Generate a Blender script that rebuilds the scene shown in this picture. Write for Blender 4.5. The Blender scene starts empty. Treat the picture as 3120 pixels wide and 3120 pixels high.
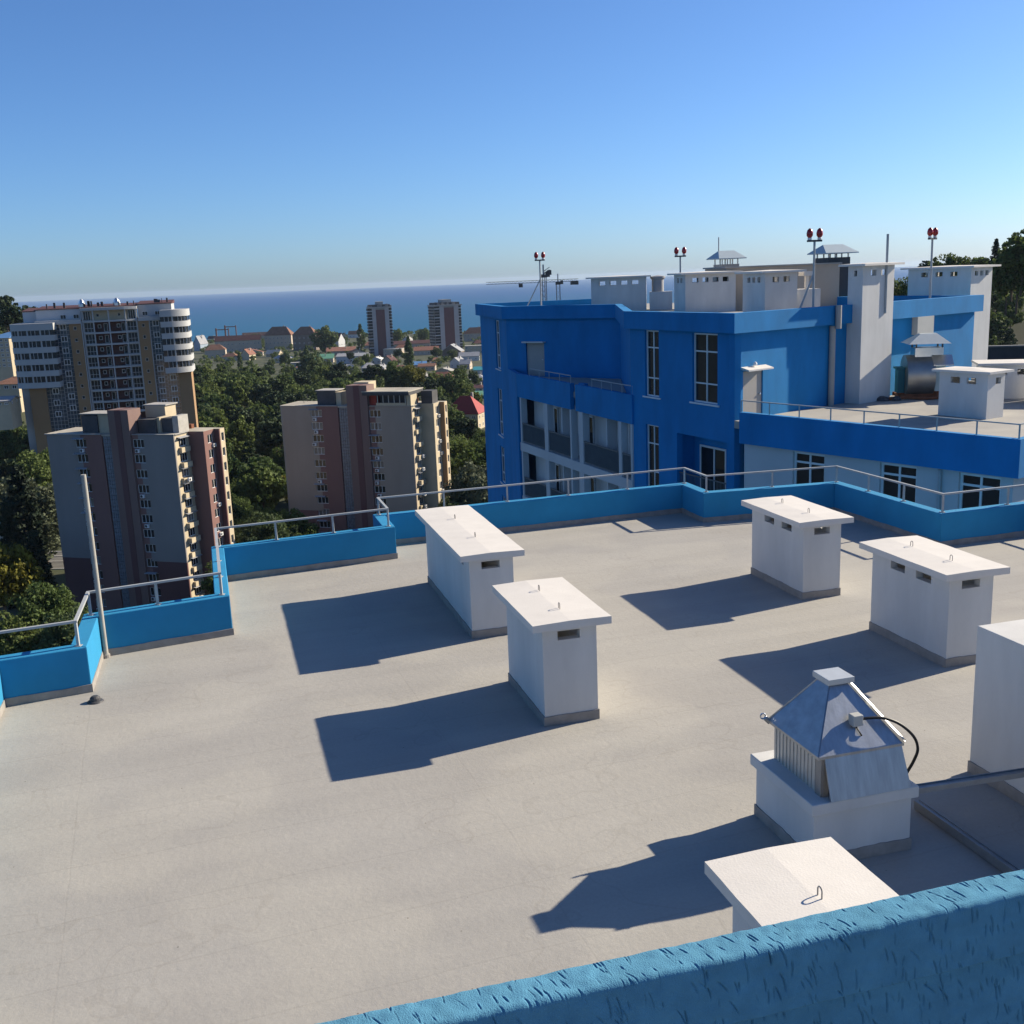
import bpy, bmesh, math, random
import numpy as np
from mathutils import Vector, Matrix

rad = math.radians
S = bpy.context.scene
COL = S.collection

# ------------------------------------------------------------------ camera
FPX, PITCH, ROLL, EYE = 3245.0, rad(12.3486), rad(2.2667), 5.6
fw = np.array([0, math.cos(PITCH), -math.sin(PITCH)])
_r0 = np.array([1.0, 0, 0]); _u0 = np.array([0, math.sin(PITCH), math.cos(PITCH)])
ix = math.cos(ROLL) * _r0 - math.sin(ROLL) * _u0
iy = math.sin(ROLL) * _r0 + math.cos(ROLL) * _u0
cam_d = bpy.data.cameras.new('camera'); cam = bpy.data.objects.new('camera', cam_d); COL.objects.link(cam)
cam_d.sensor_fit = 'HORIZONTAL'; cam_d.sensor_width = 36.0; cam_d.lens = FPX / 3120 * 36
cam_d.clip_start = 0.05; cam_d.clip_end = 120000
mw = Matrix.Identity(4)
for i in range(3):
    mw[i][0] = ix[i]; mw[i][1] = iy[i]; mw[i][2] = -fw[i]
mw[2][3] = EYE
cam.matrix_world = mw
S.camera = cam

# ------------------------------------------------------------------ sky, sun, exposure
SUN_AZ, SUN_EL = rad(25.5), rad(27.7)          # azimuth counted from +X towards +Y
sunv = Vector((math.cos(SUN_EL) * math.cos(SUN_AZ), math.cos(SUN_EL) * math.sin(SUN_AZ), math.sin(SUN_EL)))
W = bpy.data.worlds.new('World'); S.world = W; W.use_nodes = True
wn = W.node_tree.nodes; wl = W.node_tree.links
bg = wn['Background']
sky = wn.new('ShaderNodeTexSky'); sky.sky_type = 'NISHITA'; sky.sun_disc = False
sky.sun_elevation = SUN_EL; sky.sun_rotation = math.pi / 2 - SUN_AZ
sky.altitude = 60; sky.air_density = 0.8; sky.dust_density = 0.6; sky.ozone_density = 9.0
wb = wn.new('ShaderNodeMix'); wb.data_type = 'RGBA'; wb.blend_type = 'MULTIPLY'; wb.inputs['Factor'].default_value = 1.0
wb.inputs['B'].default_value = (1.01, 1.02, 1.025, 1)          # camera white balance
wl.new(sky.outputs['Color'], wb.inputs['A']); wl.new(wb.outputs['Result'], bg.inputs['Color'])
bg.inputs['Strength'].default_value = 0.083
sl = bpy.data.lights.new('sun', 'SUN'); sl.energy = 5.0; sl.angle = rad(0.53); sl.color = (1.0, 0.895, 0.71)
so = bpy.data.objects.new('sun', sl); COL.objects.link(so); so.location = (60, 40, 60)
so.rotation_euler = (-sunv).to_track_quat('-Z', 'Y').to_euler()
S.view_settings.view_transform = 'Standard'; S.view_settings.look = 'None'
S.view_settings.exposure = 0.8; S.view_settings.gamma = 1.0; S.view_settings.use_curve_mapping = False

# ------------------------------------------------------------------ helpers
rng = random.Random(7)
nrng = np.random.default_rng(7)
EV = np.array([0, 0, EYE])
def ray(px, py): return fw + ix * (px - 1560) / FPX - iy * (py - 1560) / FPX
def D(px, py, dist):
    r = ray(px, py); return EV + r * (dist / r[1])
def proj(x, y, z):
    v = np.array([x, y, z]) - EV; w = v @ fw
    return (1560 + FPX * (v @ ix) / w, 1560 - FPX * (v @ iy) / w)
YS = [-400, 250, 1000, 1600, 1735, 1900, 3000]; ZS = [-50, -50, -64, -70, -74.4, -90, -120]
MOUNDS = [(290, 390, 64, 110, 150), (-275, 500, 46, 62, 90)]
def gz(x, y):
    z = float(np.interp(y, YS, ZS))
    for mx, my, a, sx, sy in MOUNDS:
        z += a * math.exp(-((x - mx) / sx) ** 2 / 2 - ((y - my) / sy) ** 2 / 2)
    return z
def G(px, py):                                   # where the sight line of a spot meets the terrain
    r = ray(px, py); r = r / r[1]
    lo = None; d = 60.0
    while d < 1735:
        p = EV + r * d
        if p[2] < gz(p[0], p[1]): return p
        d += 1.0 + d * 0.002
    return EV + r * 1735

_mats = {}
def M(name, col, rough=0.85, var=0.1, scale=2.0, bump=0.0, bscale=60.0, metal=0.0, spec=0.3, streak=None, speck=0.0, col2=None, coat=0.0):
    if name in _mats: return _mats[name]
    m = bpy.data.materials.new(name); m.use_nodes = True; _mats[name] = m
    n = m.node_tree.nodes; l = m.node_tree.links; b = n['Principled BSDF']
    b.inputs['Roughness'].default_value = rough; b.inputs['Metallic'].default_value = metal
    b.inputs['Specular IOR Level'].default_value = spec
    if coat: b.inputs['Coat Weight'].default_value = coat
    tc = n.new('ShaderNodeTexCoord'); src = tc.outputs['Object']
    if streak:
        mp = n.new('ShaderNodeMapping'); mp.inputs['Scale'].default_value = streak
        l.new(src, mp.inputs['Vector']); vec = mp.outputs['Vector']
    else: vec = src
    nz = n.new('ShaderNodeTexNoise'); nz.inputs['Scale'].default_value = scale; nz.inputs['Detail'].default_value = 6
    nz.inputs['Roughness'].default_value = 0.62
    l.new(vec, nz.inputs['Vector'])
    cr = n.new('ShaderNodeValToRGB')
    c2 = col2 or tuple(min(1, c * (1 + var)) for c in col); c1 = tuple(c * (1 - var) for c in col) if not col2 else col
    cr.color_ramp.elements[0].position = 0.3; cr.color_ramp.elements[1].position = 0.7
    cr.color_ramp.elements[0].color = (*c1, 1); cr.color_ramp.elements[1].color = (*c2, 1)
    l.new(nz.outputs['Fac'], cr.inputs['Fac'])
    l.new(cr.outputs['Color'], b.inputs['Base Color'])
    if bump:
        nb = n.new('ShaderNodeTexNoise'); nb.inputs['Scale'].default_value = bscale; nb.inputs['Detail'].default_value = 5
        l.new(src, nb.inputs['Vector'])
        bp = n.new('ShaderNodeBump'); bp.inputs['Strength'].default_value = bump; bp.inputs['Distance'].default_value = 0.01
        l.new(nb.outputs['Fac'], bp.inputs['Height']); l.new(bp.outputs['Normal'], b.inputs['Normal'])
    return m

class MB:
    def __init__(s): s.v = []; s.f = []
    def add(s, vs, fs):
        o = len(s.v); s.v += [tuple(map(float, p)) for p in vs]; s.f += [tuple(i + o for i in f) for f in fs]; return s
    def box(s, x0, y0, z0, x1, y1, z1):
        return s.add([(x0, y0, z0), (x1, y0, z0), (x1, y1, z0), (x0, y1, z0), (x0, y0, z1), (x1, y0, z1), (x1, y1, z1), (x0, y1, z1)],
                     [(0, 3, 2, 1), (4, 5, 6, 7), (0, 1, 5, 4), (1, 2, 6, 5), (2, 3, 7, 6), (3, 0, 4, 7)])
    def prism(s, poly, z0, z1):
        n = len(poly); a = sum(poly[i][0] * poly[(i + 1) % n][1] - poly[(i + 1) % n][0] * poly[i][1] for i in range(n))
        if a < 0: poly = poly[::-1]
        zz0 = z0 if hasattr(z0, '__len__') else [z0] * n; zz1 = z1 if hasattr(z1, '__len__') else [z1] * n
        vs = [(p[0], p[1], zz0[i]) for i, p in enumerate(poly)] + [(p[0], p[1], zz1[i]) for i, p in enumerate(poly)]
        fs = [tuple(range(n))[::-1], tuple(range(n, 2 * n))] + [(i, (i + 1) % n, n + (i + 1) % n, n + i) for i in range(n)]
        return s.add(vs, fs)
    def tube(s, pts, r, n=8, r2=None, cap=True):
        pts = [Vector(p) for p in pts]; rings = []; k = len(pts)
        for i, p in enumerate(pts):
            t = (pts[min(i + 1, k - 1)] - pts[max(i - 1, 0)]).normalized()
            a = t.orthogonal().normalized() if i == 0 else (a - t * a.dot(t)).normalized()
            b = t.cross(a); rr = r if r2 is None else r + (r2 - r) * i / max(1, k - 1)
            rings.append([p + (a * math.cos(2 * math.pi * j / n) + b * math.sin(2 * math.pi * j / n)) * rr for j in range(n)])
        vs = [q for rg in rings for q in rg]; fs = []
        for i in range(k - 1):
            for j in range(n):
                fs.append((i * n + j, i * n + (j + 1) % n, (i + 1) * n + (j + 1) % n, (i + 1) * n + j))
        if cap: fs += [tuple(range(n))[::-1], tuple(range((k - 1) * n, k * n))]
        return s.add(vs, fs)
    def bar(s, p0, p1, w, h):                    # rectangular bar, w across (horizontal), h upright
        p0 = Vector(p0); p1 = Vector(p1); t = (p1 - p0).normalized()
        a = Vector((0, 0, 1)).cross(t)
        a = Vector((1, 0, 0)) if a.length < 1e-3 else a.normalized()
        b = t.cross(a)
        vs = []
        for p in (p0, p1):
            vs += [p - a * w / 2 - b * h / 2, p + a * w / 2 - b * h / 2, p + a * w / 2 + b * h / 2, p - a * w / 2 + b * h / 2]
        return s.add(vs, [(3, 2, 1, 0), (4, 5, 6, 7), (0, 1, 5, 4), (1, 2, 6, 5), (2, 3, 7, 6), (3, 0, 4, 7)])
    def lathe(s, prof, n=16, c=(0, 0, 0)):       # prof: (radius, z)
        vs = []; fs = []
        for r, z in prof:
            for j in range(n): vs.append((c[0] + r * math.cos(2 * math.pi * j / n), c[1] + r * math.sin(2 * math.pi * j / n), c[2] + z))
        for i in range(len(prof) - 1):
            for j in range(n): fs.append((i * n + j, i * n + (j + 1) % n, (i + 1) * n + (j + 1) % n, (i + 1) * n + j))
        fs += [tuple(range(n))[::-1], tuple(range((len(prof) - 1) * n, len(prof) * n))]
        return s.add(vs, fs)
    def panel(s, A, B, z0, z1, th, holes=()):    # upright wall A->B, outer face on A-B, thickness to the left of travel
        A = Vector((A[0], A[1])); B = Vector((B[0], B[1])); Ln = (B - A).length; d = (B - A) / Ln; nn = Vector((-d.y, d.x)) * th
        ss = sorted(set([0, Ln] + [min(max(h[i], 0), Ln) for h in holes for i in (0, 1)])); zs = sorted(set([z0, z1] + [min(max(h[i], z0), z1) for h in holes for i in (2, 3)]))
        def solid(i, j):
            if i < 0 or j < 0 or i >= len(ss) - 1 or j >= len(zs) - 1: return False
            a = (ss[i] + ss[i + 1]) / 2; b = (zs[j] + zs[j + 1]) / 2
            return not any(h[0] < a < h[1] and h[2] < b < h[3] for h in holes)
        def pt(sv, z, back): 
            q = A + d * sv + (nn if back else Vector((0, 0))); return (q.x, q.y, z)
        for i in range(len(ss) - 1):
            for j in range(len(zs) - 1):
                if not solid(i, j): continue
                a0, a1, b0, b1 = ss[i], ss[i + 1], zs[j], zs[j + 1]
                s.add([pt(a0, b0, 0), pt(a1, b0, 0), pt(a1, b1, 0), pt(a0, b1, 0)], [(0, 1, 2, 3)])
                s.add([pt(a0, b0, 1), pt(a1, b0, 1), pt(a1, b1, 1), pt(a0, b1, 1)], [(3, 2, 1, 0)])
                if not solid(i - 1, j): s.add([pt(a0, b0, 0), pt(a0, b1, 0), pt(a0, b1, 1), pt(a0, b0, 1)], [(0, 1, 2, 3)])
                if not solid(i + 1, j): s.add([pt(a1, b0, 0), pt(a1, b1, 0), pt(a1, b1, 1), pt(a1, b0, 1)], [(3, 2, 1, 0)])
                if not solid(i, j - 1): s.add([pt(a0, b0, 0), pt(a1, b0, 0), pt(a1, b0, 1), pt(a0, b0, 1)], [(3, 2, 1, 0)])
                if not solid(i, j + 1): s.add([pt(a0, b1, 0), pt(a1, b1, 0), pt(a1, b1, 1), pt(a0, b1, 1)], [(0, 1, 2, 3)])
        return s

def wloc(o):
    p = Vector((0, 0, 0))
    while o: p += Vector(o.location); o = o.parent
    return p
def mesh_of(mb, name, bevel=0.0, smooth=False):
    me = bpy.data.meshes.new(name); me.from_pydata(mb.v, [], mb.f)
    if bevel or smooth:
        bm = bmesh.new(); bm.from_mesh(me)
        bmesh.ops.remove_doubles(bm, verts=bm.verts, dist=1e-5)
        if bevel:
            es = [e for e in bm.edges if len(e.link_faces) == 2 and e.calc_face_angle(0) > 0.5]
            bmesh.ops.bevel(bm, geom=es, offset=bevel, segments=2, profile=0.5, affect='EDGES')
        if smooth:
            for f in bm.faces: f.smooth = True
        bm.to_mesh(me); bm.free()
        if smooth: 
            try: me.set_sharp_from_angle(angle=rad(40))
            except Exception: pass
    me.update(); return me
def build(mb, name, mat, parent=None, local=True, bevel=0.0, smooth=False):
    if parent is not None and not local:
        o = wloc(parent); mb.v = [(x - o.x, y - o.y, z - o.z) for x, y, z in mb.v]
    me = mesh_of(mb, name, bevel, smooth); me.materials.append(mat)
    ob = bpy.data.objects.new(name, me); COL.objects.link(ob)
    if parent is not None: ob.parent = parent
    return ob
def inst(name, me, parent=None, loc=(0, 0, 0), rz=0.0, scale=None):
    ob = bpy.data.objects.new(name, me); COL.objects.link(ob); ob.location = loc; ob.rotation_euler = (0, 0, rz)
    if scale is not None: ob.scale = scale
    if parent is not None: ob.parent = parent
    return ob
def tag(o, label=None, cat=None, group=None, kind=None):
    if label: o['label'] = label
    if cat: o['category'] = cat
    if group: o['group'] = group
    if kind: o['kind'] = kind
    return o
def thing(name, label, cat, loc=(0, 0, 0), rz=0.0, group=None):
    o = bpy.data.objects.new(name, None); COL.objects.link(o); o.location = loc; o.rotation_euler = (0, 0, rz)
    o.empty_display_size = 0.3
    return tag(o, label, cat, group)
def copy_tree(o, parent=None):
    c = o.copy(); COL.objects.link(c); c.parent = parent
    for ch in [k for k in o.children]: copy_tree(ch, c)
    return c
def offset(path, dist):                          # shift an open polyline to its right by dist, mitred
    P = [Vector((p[0], p[1])) for p in path]; out = []
    for i, p in enumerate(P):
        ns = []
        if i > 0: d = (P[i] - P[i - 1]).normalized(); ns.append(Vector((d.y, -d.x)))
        if i < len(P) - 1: d = (P[i + 1] - P[i]).normalized(); ns.append(Vector((d.y, -d.x)))
        if len(ns) == 1: out.append(p + ns[0] * dist)
        else:
            b = (ns[0] + ns[1]).normalized(); out.append(p + b * dist / max(0.3, b.dot(ns[0])))
    return [(q.x, q.y) for q in out]

# ------------------------------------------------------------------ materials
WHITE = M('white_plaster', (0.57, 0.56, 0.54), 0.9, 0.09, 1.6, 0.3, 90, streak=(1, 1, 0.3))
CAPW = M('white_cap_paint', (0.64, 0.60, 0.55), 0.85, 0.05, 2.5, 0.2, 60)
SKIRT = M('grey_bitumen_skirting', (0.27, 0.25, 0.23), 0.9, 0.18, 5, 0.4, 40)
PBLUE = M('parapet_blue_paint', (0.022, 0.225, 0.42), 0.85, 0.10, 1.2, 0.5, 140)
DBLUE = M('deep_blue_paint', (0.010, 0.180, 0.42), 0.85, 0.15, 0.9, 0.5, 60, streak=(1, 1, 0.4))
GALV = M('galvanised_steel', (0.36, 0.38, 0.41), 0.42, 0.16, 7, 0.08, 40, metal=0.9, streak=(2.2, 1, 0.12))
STEELP = M('painted_grey_rail', (0.36, 0.37, 0.37), 0.5, 0.08, 6)
STAIN = M('stainless_steel', (0.62, 0.62, 0.62), 0.28, 0.06, 3, metal=1.0)
BLACK = M('black_rubber', (0.015, 0.015, 0.016), 0.5, 0.05)
DARKM = M('dark_metal', (0.06, 0.06, 0.065), 0.5, 0.1)
GREYP = M('grey_plastic', (0.42, 0.42, 0.40), 0.6, 0.05)
GLASS = M('window_glass', (0.020, 0.024, 0.028), 0.10, 0.3, 0.6, spec=0.35)
CURTN = M('curtained_glass', (0.16, 0.15, 0.14), 0.3, 0.2, 0.8)
PVC = M('white_window_frame', (0.68, 0.68, 0.67), 0.5, 0.04)
GDOOR = M('grey_door_paint', (0.36, 0.33, 0.30), 0.6, 0.05)
WALLW = M('white_facade', (0.50, 0.50, 0.50), 0.9, 0.06, 0.4, 0.15, 30)
RAILD = M('dark_balcony_rail', (0.13, 0.135, 0.14), 0.5, 0.1)
RED = M('red_lamp_glass', (0.30, 0.006, 0.010), 0.25, 0.1, spec=0.6)
RUST = M('rusty_metal', (0.19, 0.075, 0.04), 0.9, 0.35, 3)
CONC = M('grey_concrete', (0.36, 0.34, 0.31), 0.95, 0.15, 0.8, 0.2, 20)
TILE_R = M('red_roof_metal', (0.30, 0.028, 0.022), 0.6, 0.12, 0.6)
TERRA = M('terracotta_roof', (0.22, 0.10, 0.07), 0.9, 0.22, 0.5)
MAROON = M('maroon_roof', (0.085, 0.035, 0.035), 0.85, 0.2, 0.4)
BROWNR = M('brown_tile_roof', (0.20, 0.10, 0.065), 0.9, 0.2, 0.4)
SLATE = M('grey_slate_roof', (0.30, 0.30, 0.31), 0.85, 0.18, 0.6)
BLUER = M('blue_metal_roof', (0.09, 0.20, 0.38), 0.55, 0.1, 0.6)
GREENR = M('green_metal_roof', (0.10, 0.24, 0.16), 0.6, 0.12, 0.5)
CREAM = M('cream_render', (0.48, 0.40, 0.28), 0.9, 0.12, 0.25)
TANW = M('tan_render', (0.31, 0.195, 0.105), 0.9, 0.06, 0.2)
BEIGE = M('beige_render', (0.45, 0.37, 0.29), 0.9, 0.12, 0.25)
GREYW = M('grey_panel_wall', (0.245, 0.225, 0.212), 0.9, 0.10, 0.15, streak=(1, 1, 0.35))
GREYW2 = M('warm_panel_wall', (0.325, 0.265, 0.215), 0.9, 0.10, 0.15, streak=(1, 1, 0.35))
PINK = M('pink_render', (0.215, 0.118, 0.102), 0.9, 0.09, 0.2, streak=(1, 1, 0.3))
PINKD = M('dark_pink_render', (0.135, 0.068, 0.066), 0.9, 0.10, 0.2, streak=(1, 1, 0.3))
SHAFT = M('brown_shaft_render', (0.195, 0.128, 0.112), 0.9, 0.1, 0.2, streak=(1, 1, 0.3))
LATT = M('glass_block_strip', (0.17, 0.185, 0.21), 0.4, 0.3, 2)
BITU = M('dusty_bitumen_roof', (0.40, 0.36, 0.29), 0.95, 0.25, 0.3)
DARKR = M('dark_shed', (0.07, 0.068, 0.07), 0.8, 0.25, 0.5)
BAND = M('white_tower_band', (0.40, 0.40, 0.395), 0.7, 0.05, 0.3)
DKRED = M('dark_red_wall', (0.11, 0.05, 0.045), 0.9, 0.15, 0.4)
CURT = M('blue_curtain_glass', (0.03, 0.05, 0.075), 0.08, 0.35, 0.25, spec=0.7)
BARK = M('bark', (0.09, 0.065, 0.045), 0.95, 0.3, 2)

def leaf_mat(name, cols, tr=0.25):
    m = bpy.data.materials.new(name); m.use_nodes = True
    n = m.node_tree.nodes; l = m.node_tree.links; b = n['Principled BSDF']; out = n['Material Output']
    oi = n.new('ShaderNodeObjectInfo'); cr = n.new('ShaderNodeValToRGB')
    els = cr.color_ramp.elements
    while len(els) < len(cols): els.new(0.5)
    for i, c in enumerate(cols): els[i].position = i / (len(cols) - 1); els[i].color = (*c, 1)
    l.new(oi.outputs['Random'], cr.inputs['Fac'])
    tc = n.new('ShaderNodeTexCoord'); nz = n.new('ShaderNodeTexNoise'); nz.inputs['Scale'].default_value = 0.9; nz.inputs['Detail'].default_value = 4
    l.new(tc.outputs['Object'], nz.inputs['Vector'])
    mr = n.new('ShaderNodeMapRange'); mr.inputs['From Min'].default_value = 0.3; mr.inputs['From Max'].default_value = 0.7
    mr.inputs['To Min'].default_value = 0.55; mr.inputs['To Max'].default_value = 1.45
    l.new(nz.outputs['Fac'], mr.inputs['Value'])
    mx = n.new('ShaderNodeVectorMath'); mx.operation = 'SCALE'
    l.new(cr.outputs['Color'], mx.inputs[0]); l.new(mr.outputs['Result'], mx.inputs['Scale'])
    l.new(mx.outputs['Vector'], b.inputs['Base Color'])
    b.inputs['Roughness'].default_value = 0.7; b.inputs['Specular IOR Level'].default_value = 0.2
    t = n.new('ShaderNodeBsdfTranslucent'); l.new(mx.outputs['Vector'], t.inputs['Color'])
    ms = n.new('ShaderNodeMixShader'); ms.inputs['Fac'].default_value = tr
    l.new(b.outputs['BSDF'], ms.inputs[1]); l.new(t.outputs['BSDF'], ms.inputs[2]); l.new(ms.outputs['Shader'], out.inputs['Surface'])
    return m
LEAF = leaf_mat('broad_leaves', [(0.060, 0.094, 0.030), (0.090, 0.125, 0.034), (0.118, 0.150, 0.040), (0.075, 0.105, 0.044)], 0.35)
LEAFY = leaf_mat('yellow_leaves', [(0.13, 0.135, 0.018), (0.15, 0.12, 0.015)])
LEAFG = leaf_mat('grey_leaves', [(0.085, 0.10, 0.055), (0.10, 0.115, 0.07)])
LEAFD = leaf_mat('conifer_needles', [(0.030, 0.050, 0.022), (0.045, 0.066, 0.028)], 0.15)

# ------------------------------------------------------------------ ground, sea
def ground():
    xs = np.concatenate([np.linspace(-1500, -420, 14), np.linspace(-400, 460, 66), np.linspace(500, 1700, 14)])
    ys = np.concatenate([np.linspace(-400, 60, 8), np.linspace(80, 700, 60), np.linspace(720, 1960, 60)])
    vs = [(x, y, gz(x, y)) for y in ys for x in xs]; nx = len(xs)
    fs = [(j * nx + i, j * nx + i + 1, (j + 1) * nx + i + 1, (j + 1) * nx + i) for j in range(len(ys) - 1) for i in range(nx - 1)]
    mb = MB(); mb.v = vs; mb.f = fs
    m = M('dry_ground', (0.035, 0.048, 0.020), 0.95, 0.3, 0.03, col2=(0.085, 0.080, 0.045))
    o = build(mb, 'ground', m, smooth=True); o['kind'] = 'structure'
    s = MB(); R = 24000
    s.add([(-R, -2000, -75), (R, -2000, -75), (R, R, -75), (-R, R, -75)], [(0, 1, 2, 3)])
    ms = bpy.data.materials.new('sea_water'); ms.use_nodes = True
    n = ms.node_tree.nodes; l = ms.node_tree.links; b = n['Principled BSDF']
    b.inputs['Roughness'].default_value = 0.45; b.inputs['Specular IOR Level'].default_value = 0.10
    g = n.new('ShaderNodeNewGeometry'); sp = n.new('ShaderNodeSeparateXYZ'); l.new(g.outputs['Position'], sp.inputs[0])
    mr = n.new('ShaderNodeMapRange'); mr.inputs['From Min'].default_value = 1700; mr.inputs['From Max'].default_value = 6000
    l.new(sp.outputs['Y'], mr.inputs['Value'])
    cr = n.new('ShaderNodeValToRGB'); cr.color_ramp.elements[0].color = (0.012, 0.095, 0.175, 1); cr.color_ramp.elements[1].color = (0.010, 0.070, 0.195, 1)
    l.new(mr.outputs['Result'], cr.inputs['Fac']); l.new(cr.outputs['Color'], b.inputs['Base Color'])
    mp = n.new('ShaderNodeMapping'); mp.inputs['Scale'].default_value = (0.02, 0.06, 1); l.new(g.outputs['Position'], mp.inputs['Vector'])
    nz = n.new('ShaderNodeTexNoise'); nz.inputs['Scale'].default_value = 3; nz.inputs['Detail'].default_value = 8; l.new(mp.outputs['Vector'], nz.inputs['Vector'])
    bp = n.new('ShaderNodeBump'); bp.inputs['Strength'].default_value = 0.6; bp.inputs['Distance'].default_value = 1.5
    l.new(nz.outputs['Fac'], bp.inputs['Height']); l.new(bp.outputs['Normal'], b.inputs['Normal'])
    o = build(s, 'sea', ms); o['kind'] = 'structure'
ground()
def road():
    m = MB(); z = -49.94
    ys = lambda x: 222 + (x + 90) * -0.12
    xs = [-150 + 10 * i for i in range(14)]
    for a, b in zip(xs[:-1], xs[1:]):
        f = lambda x, d: (x, ys(x) + d, gz(x, ys(x) + d) + 0.06)
        m.add([f(a, -7), f(b, -7), f(b, 7), f(a, 7)], [(0, 1, 2, 3)])
    o = build(m, 'road', M('worn_asphalt', (0.12, 0.115, 0.105), 0.95, 0.2, 0.3)); o['kind'] = 'structure'
    k = MB()
    for d in (-7.4, -1.5, 3.0, 7.1):
        for a, b in zip(xs[:-1], xs[1:]):
            q = lambda x, e, h: (x, ys(x) + d + e, gz(x, ys(x) + d + e) + h)
            k.add([q(a, 0, -.2), q(b, 0, -.2), q(b, .35, -.2), q(a, .35, -.2), q(a, 0, .2), q(b, 0, .2), q(b, .35, .2), q(a, .35, .2)], [(0, 3, 2, 1), (4, 5, 6, 7), (0, 1, 5, 4), (1, 2, 6, 5), (2, 3, 7, 6), (3, 0, 4, 7)])
    o = build(k, 'kerb', M('pale_kerb', (0.42, 0.40, 0.37), 0.9)); o['kind'] = 'structure'
ALWAYS_CLEAR = (-93, 215, 9)
road()

# ------------------------------------------------------------------ the roof we look over
UA = rad(15.5); EU = (math.cos(UA), math.sin(UA)); EVV = (-math.sin(UA), math.cos(UA))
def uv(u, v): return (u * EU[0] + v * EVV[0], u * EU[1] + v * EVV[1])
PAR = [(-5.15, 6.3), (-7.23, 14.11), (-6.17, 14.55), (-6.56, 16.05), (-4.71, 16.9), (-5.66, 20.25), (-2.43, 21.5), (-2.76, 22.65),
       (4.05, 24.75), (4.36, 23.65), (7.5, 24.2), (8.57, 20.7), (11.6, 21.6), (13.6, 14.5)]
PH = 0.68
roof_mat = bpy.data.materials.new('roof_membrane'); roof_mat.use_nodes = True
def _roofmat(m):
    n = m.node_tree.nodes; l = m.node_tree.links; b = n['Principled BSDF']
    b.inputs['Roughness'].default_value = 0.9; b.inputs['Specular IOR Level'].default_value = 0.2
    g = n.new('ShaderNodeNewGeometry')
    rot = n.new('ShaderNodeMapping'); rot.vector_type = 'POINT'; rot.inputs['Rotation'].default_value = (0, 0, -UA - rad(3)); l.new(g.outputs['Position'], rot.inputs['Vector'])
    def noise(scale, detail=6, stretch=None, rough=0.6):
        v = rot.outputs['Vector']
        if stretch:
            mp = n.new('ShaderNodeMapping'); mp.inputs['Scale'].default_value = stretch; l.new(v, mp.inputs['Vector']); v = mp.outputs['Vector']
        t = n.new('ShaderNodeTexNoise'); t.inputs['Scale'].default_value = scale; t.inputs['Detail'].default_value = detail; t.inputs['Roughness'].default_value = rough
        l.new(v, t.inputs['Vector']); return t.outputs['Fac']
    def ramp(fac, p0, c0, p1, c1):
        c = n.new('ShaderNodeValToRGB'); c.color_ramp.elements[0].position = p0; c.color_ramp.elements[1].position = p1
        c.color_ramp.elements[0].color = (*c0, 1); c.color_ramp.elements[1].color = (*c1, 1); l.new(fac, c.inputs['Fac']); return c.outputs['Color']
    def mix(mode, fac, a, b_):
        x = n.new('ShaderNodeMix'); x.data_type = 'RGBA'; x.blend_type = mode
        if isinstance(fac, float): x.inputs['Factor'].default_value = fac
        else: l.new(fac, x.inputs['Factor'])
        l.new(a, x.inputs['A']); l.new(b_, x.inputs['B']); return x.outputs['Result']
    base = ramp(noise(0.55, 5), 0.3, (0.350, 0.331, 0.301), 0.7, (0.380, 0.362, 0.330))
    st = ramp(noise(1.0, 7, (0.22, 1.5, 1)), 0.36, (0.83, 0.83, 0.84), 0.62, (1.03, 1.02, 1.01))
    c = mix('MULTIPLY', 0.4, base, st)
    fine = ramp(noise(26, 5, None, 0.7), 0.33, (0.87, 0.87, 0.87), 0.66, (1.05, 1.05, 1.05))
    c = mix('MULTIPLY', 0.45, c, fine)
    # ponding marks and scuffs
    sc = ramp(noise(2.1, 9, (0.7, 1.6, 1), 0.72), 0.62, (1, 1, 1), 0.74, (0.78, 0.76, 0.72))
    c = mix('MULTIPLY', 0.6, c, sc)
    # dried puddle rims: thin darker lines where a slow noise crosses one value
    pn = noise(0.42, 3); pm = n.new('ShaderNodeMath'); pm.operation = 'COMPARE'; pm.inputs[1].default_value = 0.56; pm.inputs[2].default_value = 0.004; l.new(pn, pm.inputs[0])
    c = mix('MULTIPLY', 0.12, c, ramp(pm.outputs[0], 0.0, (1, 1, 1), 1.0, (0.6, 0.57, 0.52)))
    # grit and debris specks
    vo = n.new('ShaderNodeTexVoronoi'); vo.inputs['Scale'].default_value = 3.2; l.new(rot.outputs['Vector'], vo.inputs['Vector'])
    c = mix('MULTIPLY', 0.8, c, ramp(vo.outputs['Distance'], 0.018, (0.35, 0.33, 0.3), 0.034, (1, 1, 1)))
    pat = ramp(noise(0.33, 2), 0.47, (0.94, 0.94, 0.95), 0.53, (1.04, 1.035, 1.02))
    c = mix('MULTIPLY', 0.8, c, pat)
    # lap seams of the membrane rolls, one metre apart, and a few cross joints
    sp = n.new('ShaderNodeSeparateXYZ'); wob = n.new('ShaderNodeVectorMath'); wob.operation = 'ADD'
    wn_ = n.new('ShaderNodeTexNoise'); wn_.inputs['Scale'].default_value = 0.8; l.new(rot.outputs['Vector'], wn_.inputs['Vector'])
    ws = n.new('ShaderNodeVectorMath'); ws.operation = 'SCALE'; ws.inputs['Scale'].default_value = 0.10; l.new(wn_.outputs['Color'], ws.inputs[0])
    l.new(rot.outputs['Vector'], wob.inputs[0]); l.new(ws.outputs['Vector'], wob.inputs[1]); l.new(wob.outputs['Vector'], sp.inputs[0])
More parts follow.
